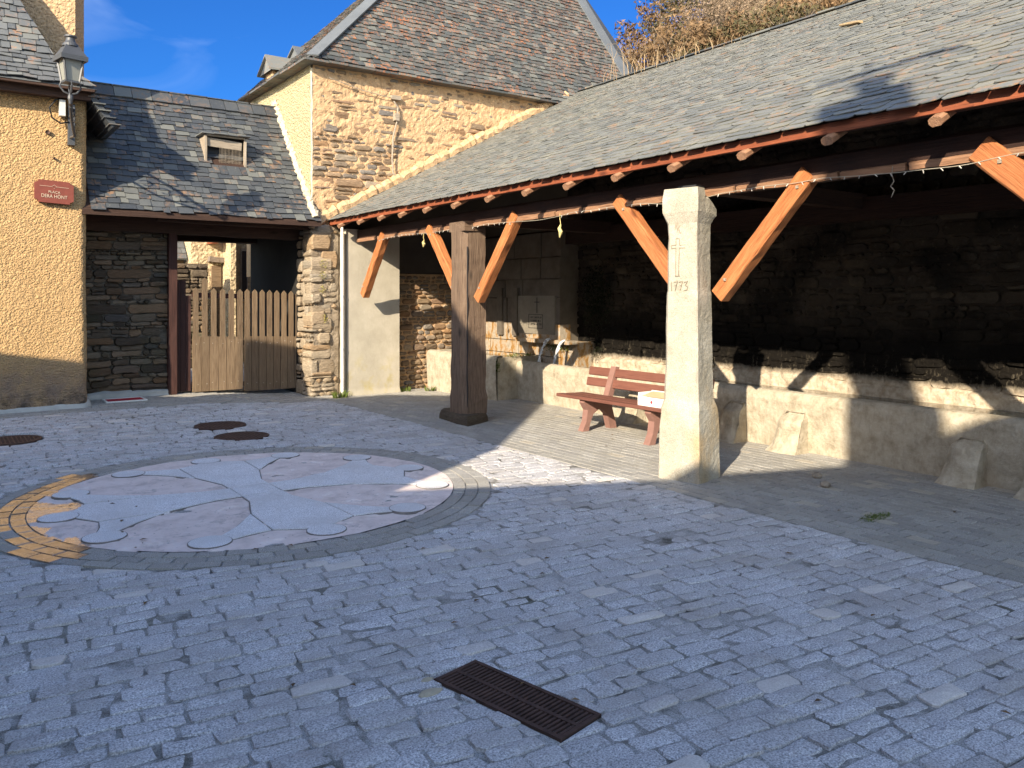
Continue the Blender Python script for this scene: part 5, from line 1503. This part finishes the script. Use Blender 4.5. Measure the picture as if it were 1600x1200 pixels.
for _ in range(46):
    u, v = random.choice([(random.uniform(.2, 4.6), random.uniform(1.4, 6)), (random.uniform(5.4, 7.1), random.uniform(2.4, 8)), (random.uniform(.2, 1.3), random.uniform(5.3, 7))])
    a = random.uniform(0, 6.28); s_ = random.uniform(.012, .03); c, s = math.cos(a), math.sin(a); z = .008
    mb.add([(u - s_ * c, v - s_ * s, z), (u + s_ * .5 * s, v - s_ * .5 * c, z + .006), (u + s_ * c, v + s_ * s, z + .002), (u - s_ * .5 * s, v + s_ * .5 * c, z + .007)], [(0, 1, 2), (0, 2, 3)], R.rand(3))
tag(mb.build('leaf_litter', MAT['brownleaf']), 'scattered tiny dry leaf fragments on the paving', 'leaf litter', kind='stuff')
def ridge_grass():
    mb = MB()
    for (u, v, n, h) in ((10.45, 11.3, 9, .8), (10.5, 10.7, 18, .42), (10.55, 9.8, 20, .3), (10.55, 8.9, 10, .25)):
        for _ in range(n):
            a = random.uniform(0, 6.28); hh = h * random.uniform(.3, 1.2); l = hh * random.uniform(.1, 1.0)
            p = V3(u + random.uniform(-.12, .12), v + random.uniform(-.5, .5), 5.7)
            d = V3(-.6 * math.cos(a), math.sin(a), 0) * l; k = random.uniform(.6, 1.05)
            tube(mb, [p, p + d * .15 + V3(0, 0, hh * .5), p + d * .5 + V3(0, 0, hh * .85), p + d * .85 + V3(0, 0, hh * (.5 + .5 * k)), p + d * 1.1 + V3(0, 0, hh * k * .95)], [.004, .0035, .003, .0025, .001], 4, R.rand(3))
    tag(mb.build('ridge_grass', MAT['drygrass']), 'tall dry yellow grass growing at the far end of the shelter ridge', 'grass')
ridge_grass()
mb = MB()
for (u, v, a_, b_) in ((1.63, 2.87, .055, .028), (1.67, 2.97, .03, .02)):
    pl = [(u + a_ * math.cos(t) * (1 + .35 * (vn(t * 2, 0., 3) - .5)), v + b_ * math.sin(t) * (1 + .4 * (vn(t * 2, 3., 5) - .5))) for t in np.linspace(0, 2 * math.pi, 14, endpoint=False)]
    stone(mb, np.array(pl), V3(0, 0, float(und(u, v))), UX, UY, UZ, .007, ins=.012, base=-.01, dome=.003)
tag(mb.build('cement_patch', MAT['mortar_cream']), 'small pale cement patch on the setts at the left corner of the drain grate', 'cement patch')
def roof_stick():
    mb = MB(); u, v = 8.87, 5.55
    prism(mb, (8.75, 5.35, ROOF(8.75) + .04), (8.9, 5.7, ROOF(8.9) + .04), rect(.06, .025, .006), UX, 3, .004)
    tag(mb.build('wood_scrap', MAT['drygrass']), 'pale scrap of wood lying high on the shelter roof', 'wood scrap')
roof_stick()

# ------------------------------------------------------------------ wooded slope beyond
def hillh(x, y):
    x = np.asarray(x, float); y = np.asarray(y, float)
    q = np.where(y > 1, x / np.maximum(y, 1), 3)
    return .5 + 15 * sm((x - 13) / 15) * sm((q - .90) / .3) + .8 * (fbm(x * .15, y * .15, 3, 3) - .45)
def build_hill():
    mb = MB()
    def f(a, b):
        x = 14.5 + a * 70; y = -20 + b * 90
        z = hillh(x, y) * sm((x - 14.5) / 1.5) - .2
        return np.stack([x, y, z], -1)
    grid(mb, f, 60, 60); tag(mb.build('hillside', MAT['hill']), 'brown wooded hillside rising behind the shelter', kind='structure')
build_hill()
def tree(name, p, h, cr, leafm, n, size, label, cat, group, twigs=60, crown=.62):
    t = thing(name, label, cat, tuple(p), group)
    p = V3(*p); mb = MB()
    tube(mb, [p - V3(0, 0, .4), p + V3(.05, .03, h * .35), p + V3(-.04, .08, h * .7), p + V3(.02, 0, h * .98)], [.05 * h * .5, .035 * h * .5, .02 * h * .5, .006], 7)
    tips = []
    for k in range(twigs):
        z = h * (1 - crown) + h * crown * random.random() * .95; a = random.uniform(0, 6.28); q = (z / h - (1 - crown)) / crown
        r = cr * random.uniform(.45, 1.05) * math.sqrt(max(.06, 1 - (2 * q - .85) ** 2 * .7))
        s0 = p + V3(0, 0, z * .86); e = p + V3(r * math.cos(a), r * math.sin(a), z + random.uniform(.0, .16) * h)
        m = (s0 + e) / 2 + R.randn(3) * .05 * cr + V3(0, 0, .05 * h)
        tube(mb, [s0, m, e], [.012 * h * .35, .007 * h * .35, .004], 4); tips += [e, (m + e) / 2]
    mb.build('trunk', MAT['bark'], t)
    mb = MB(); per = max(4, n // len(tips))
    for e in tips:
        cs = cr * random.uniform(.10, .24); c0 = R.rand(3)
        leaves(mb, e, (cs, cs, cs * .75), per, size, None)
    mb.build('crown', leafm, t)
def place(px, dist, w):
    x = (px - 800) / 1268; ca, sa = math.cos(AZ), math.sin(AZ)
    k = dist; return (x * ca + sa) * k, (-x * sa + ca) * k
spec = [('shrub', 1000, 25, 60, 1.5, 'brownleaf', 'brown leafy shrub at the left foot of the wooded slope'),
        ('shrub', 1030, 27, 45, 1.8, 'brownleaf', 'brown leafy shrub second from the left on the wooded slope'),
        ('evergreen_tree', 1078, 31, -2, 2.2, 'greenleaf', 'dull green evergreen tree at the top left of the wooded slope'),
        ('shrub', 1062, 28, 45, 1.9, 'brownleaf', 'rusty brown shrub below the evergreen tree'),
        ('bare_tree', 1120, 29, 15, 2.2, 'pinkleaf', 'pale twiggy tree right of the evergreen on the slope'),
        ('bare_tree', 1165, 30, -25, 2.6, 'pinkleaf', 'tall pale twiggy tree in the middle of the slope'),
        ('bare_tree', 1215, 28, -30, 2.5, 'pinkleaf', 'pale twiggy tree above the shelter roof toward the right'),
        ('bare_tree', 1265, 30, -60, 2.8, 'brownleaf', 'brown twiggy tree rising above the roof ridge at the right'),
        ('bare_tree', 1320, 29, -70, 2.6, 'pinkleaf', 'rightmost pale twiggy tree above the roof ridge'),
        ('shrub', 1140, 25, 45, 1.8, 'brownleaf', 'brown shrub just behind the middle of the roof ridge'),
        ('shrub', 1095, 25, 62, 1.7, 'greenleaf', 'olive shrub behind the roof ridge below the evergreen'),
        ('evergreen_tree', 1190, 36, -70, 3.0, 'greenleaf', 'dark olive tree standing behind the twiggy trees'),
        ('shrub', 985, 23, 92, 1.2, 'brownleaf', 'lowest small brown shrub at the left end of the slope'),
        ('shrub', 1050, 24, 68, 1.5, 'brownleaf', 'small tawny shrub in front of the rusty brown shrub'),
        ('shrub', 1260, 25, -5, 1.9, 'brownleaf', 'tawny shrub close behind the roof ridge near the wood scrap'),
        ('bare_tree', 1105, 33, -30, 2.6, 'brownleaf', 'tall brown tree behind the evergreen on the slope'),
        ('shrub', 1215, 24, 20, 1.8, 'greenleaf', 'olive shrub behind the right half of the roof ridge')]
for nm, px, dist, ytop, cr, lm, lab in spec:
    x, y = place(px, dist, 0); ztop = EYE + (464 - ytop) / 1268 * dist
    zb = float(hillh(np.array(x), np.array(y))) - .2
    h = max(1.6, ztop - zb)
    if h < 2.2: zb = ztop - 2.2; h = 2.2
    nn = 5200 if nm != 'bare_tree' else 5200
    tree(nm, (x, y, zb), h, cr, MAT[lm], nn, .13 if nm != 'bare_tree' else .08, lab, 'tree' if 'tree' in nm else 'shrub', 'trees and shrubs on the slope', 80 if nm != 'bare_tree' else 130, .7 if nm != 'shrub' else .9)

# ------------------------------------------------------------------ houses across the square (outside the view, they cast the shade)
def build_shaders():
    K = V3(-1, -.575, 0) * 4.5
    def blockhouse(name, prof, label):
        t = thing(name, label, 'house', (-6, float(np.mean([p[0] for p in prof])), 0))
        mb = MB(); n = len(prof)
        P = [V3(-4, v, z) for v, z in prof] + [V3(-4, prof[-1][0], -.2), V3(-4, prof[0][0], -.2)]; m = len(P)
        Q = [p + K for p in P]
        mb.add(P + Q, [tuple(range(m)), tuple(range(2 * m - 1, m - 1, -1))] + [(i, i + m, (i + 1) % m + m, (i + 1) % m) for i in range(m)])
        mb.build('walls', MAT['stone_tan'], t); return t
    blockhouse('gabled_house', [(1.93, 3.0), (1.94, 3.92), (2.0, 4.85), (2.66, 5.72), (3.02, 6.2), (3.56, 6.68), (4.0, 6.85), (4.5, 6.55), (5.21, 5.9), (6.29, 5.5), (6.73, 5.05), (7.4, 4.85), (7.75, 5.3), (8.03, 5.68), (8.48, 5.4), (8.56, 5.3), (8.6, 4.0), (9.07, 3.82), (9.65, 3.44), (10.33, 3.3), (14, 3.2)], 'stone row house across the square on the left outside the view')
    t = blockhouse('chimney_house', [(3.2, 3.2), (1.90, 3.93), (-.26, 5.06), (-.6, 5.3), (-1.86, 6.05), (-2.51, 6.42), (-3.13, 6.74), (-4.2, 7.25), (-9, 7.1), (-20, 7.1)][::-1], 'stone house with sloping roof and chimney beside the camera outside the view')
    mb = MB(); K2 = V3(-1, -.575, 0) * .5
    ol = ((-1.97, 5.5), (-2.60, 5.5), (-2.62, 6.2), (-2.94, 6.83), (-2.82, 7.3), (-2.62, 7.9), (-2.58, 8.65), (-1.86, 8.4), (-1.93, 7.9), (-2.12, 7.4), (-1.99, 6.9)); n_ = len(ol)
    P = [V3(-4.2, v, z) for v, z in ol]; Q = [p + K2 for p in P]
    mb.add(P + Q, [tuple(range(n_)), tuple(range(2 * n_ - 1, n_ - 1, -1))] + [(i, i + n_, (i + 1) % n_ + n_, (i + 1) % n_) for i in range(n_)]); mb.build('chimney', MAT['stone_tan'], t)
    mb = MB(); tube(mb, [(-4.3, -2.3, 8.3), (-4.3, -2.3, 9.75)], .02, 6); tube(mb, [(-4.3, -1.85, 9.2), (-4.3, -3.05, 9.45)], .05, 8); lathe(mb, (-4.4, -2.42, 0), [(.13, 8.4), (.12, 8.98), (.17, 9.0), (.17, 9.06), (.02, 9.1)], 12)
    for k in range(5): tube(mb, [(-4.3 - .25, -1.9 - .22 * k, 9.22 + .05 * k), (-4.3 + .25, -1.9 - .22 * k, 9.22 + .05 * k)], .008, 5)
    mb.build('antenna', MAT['lampmetal'], t)
build_shaders()
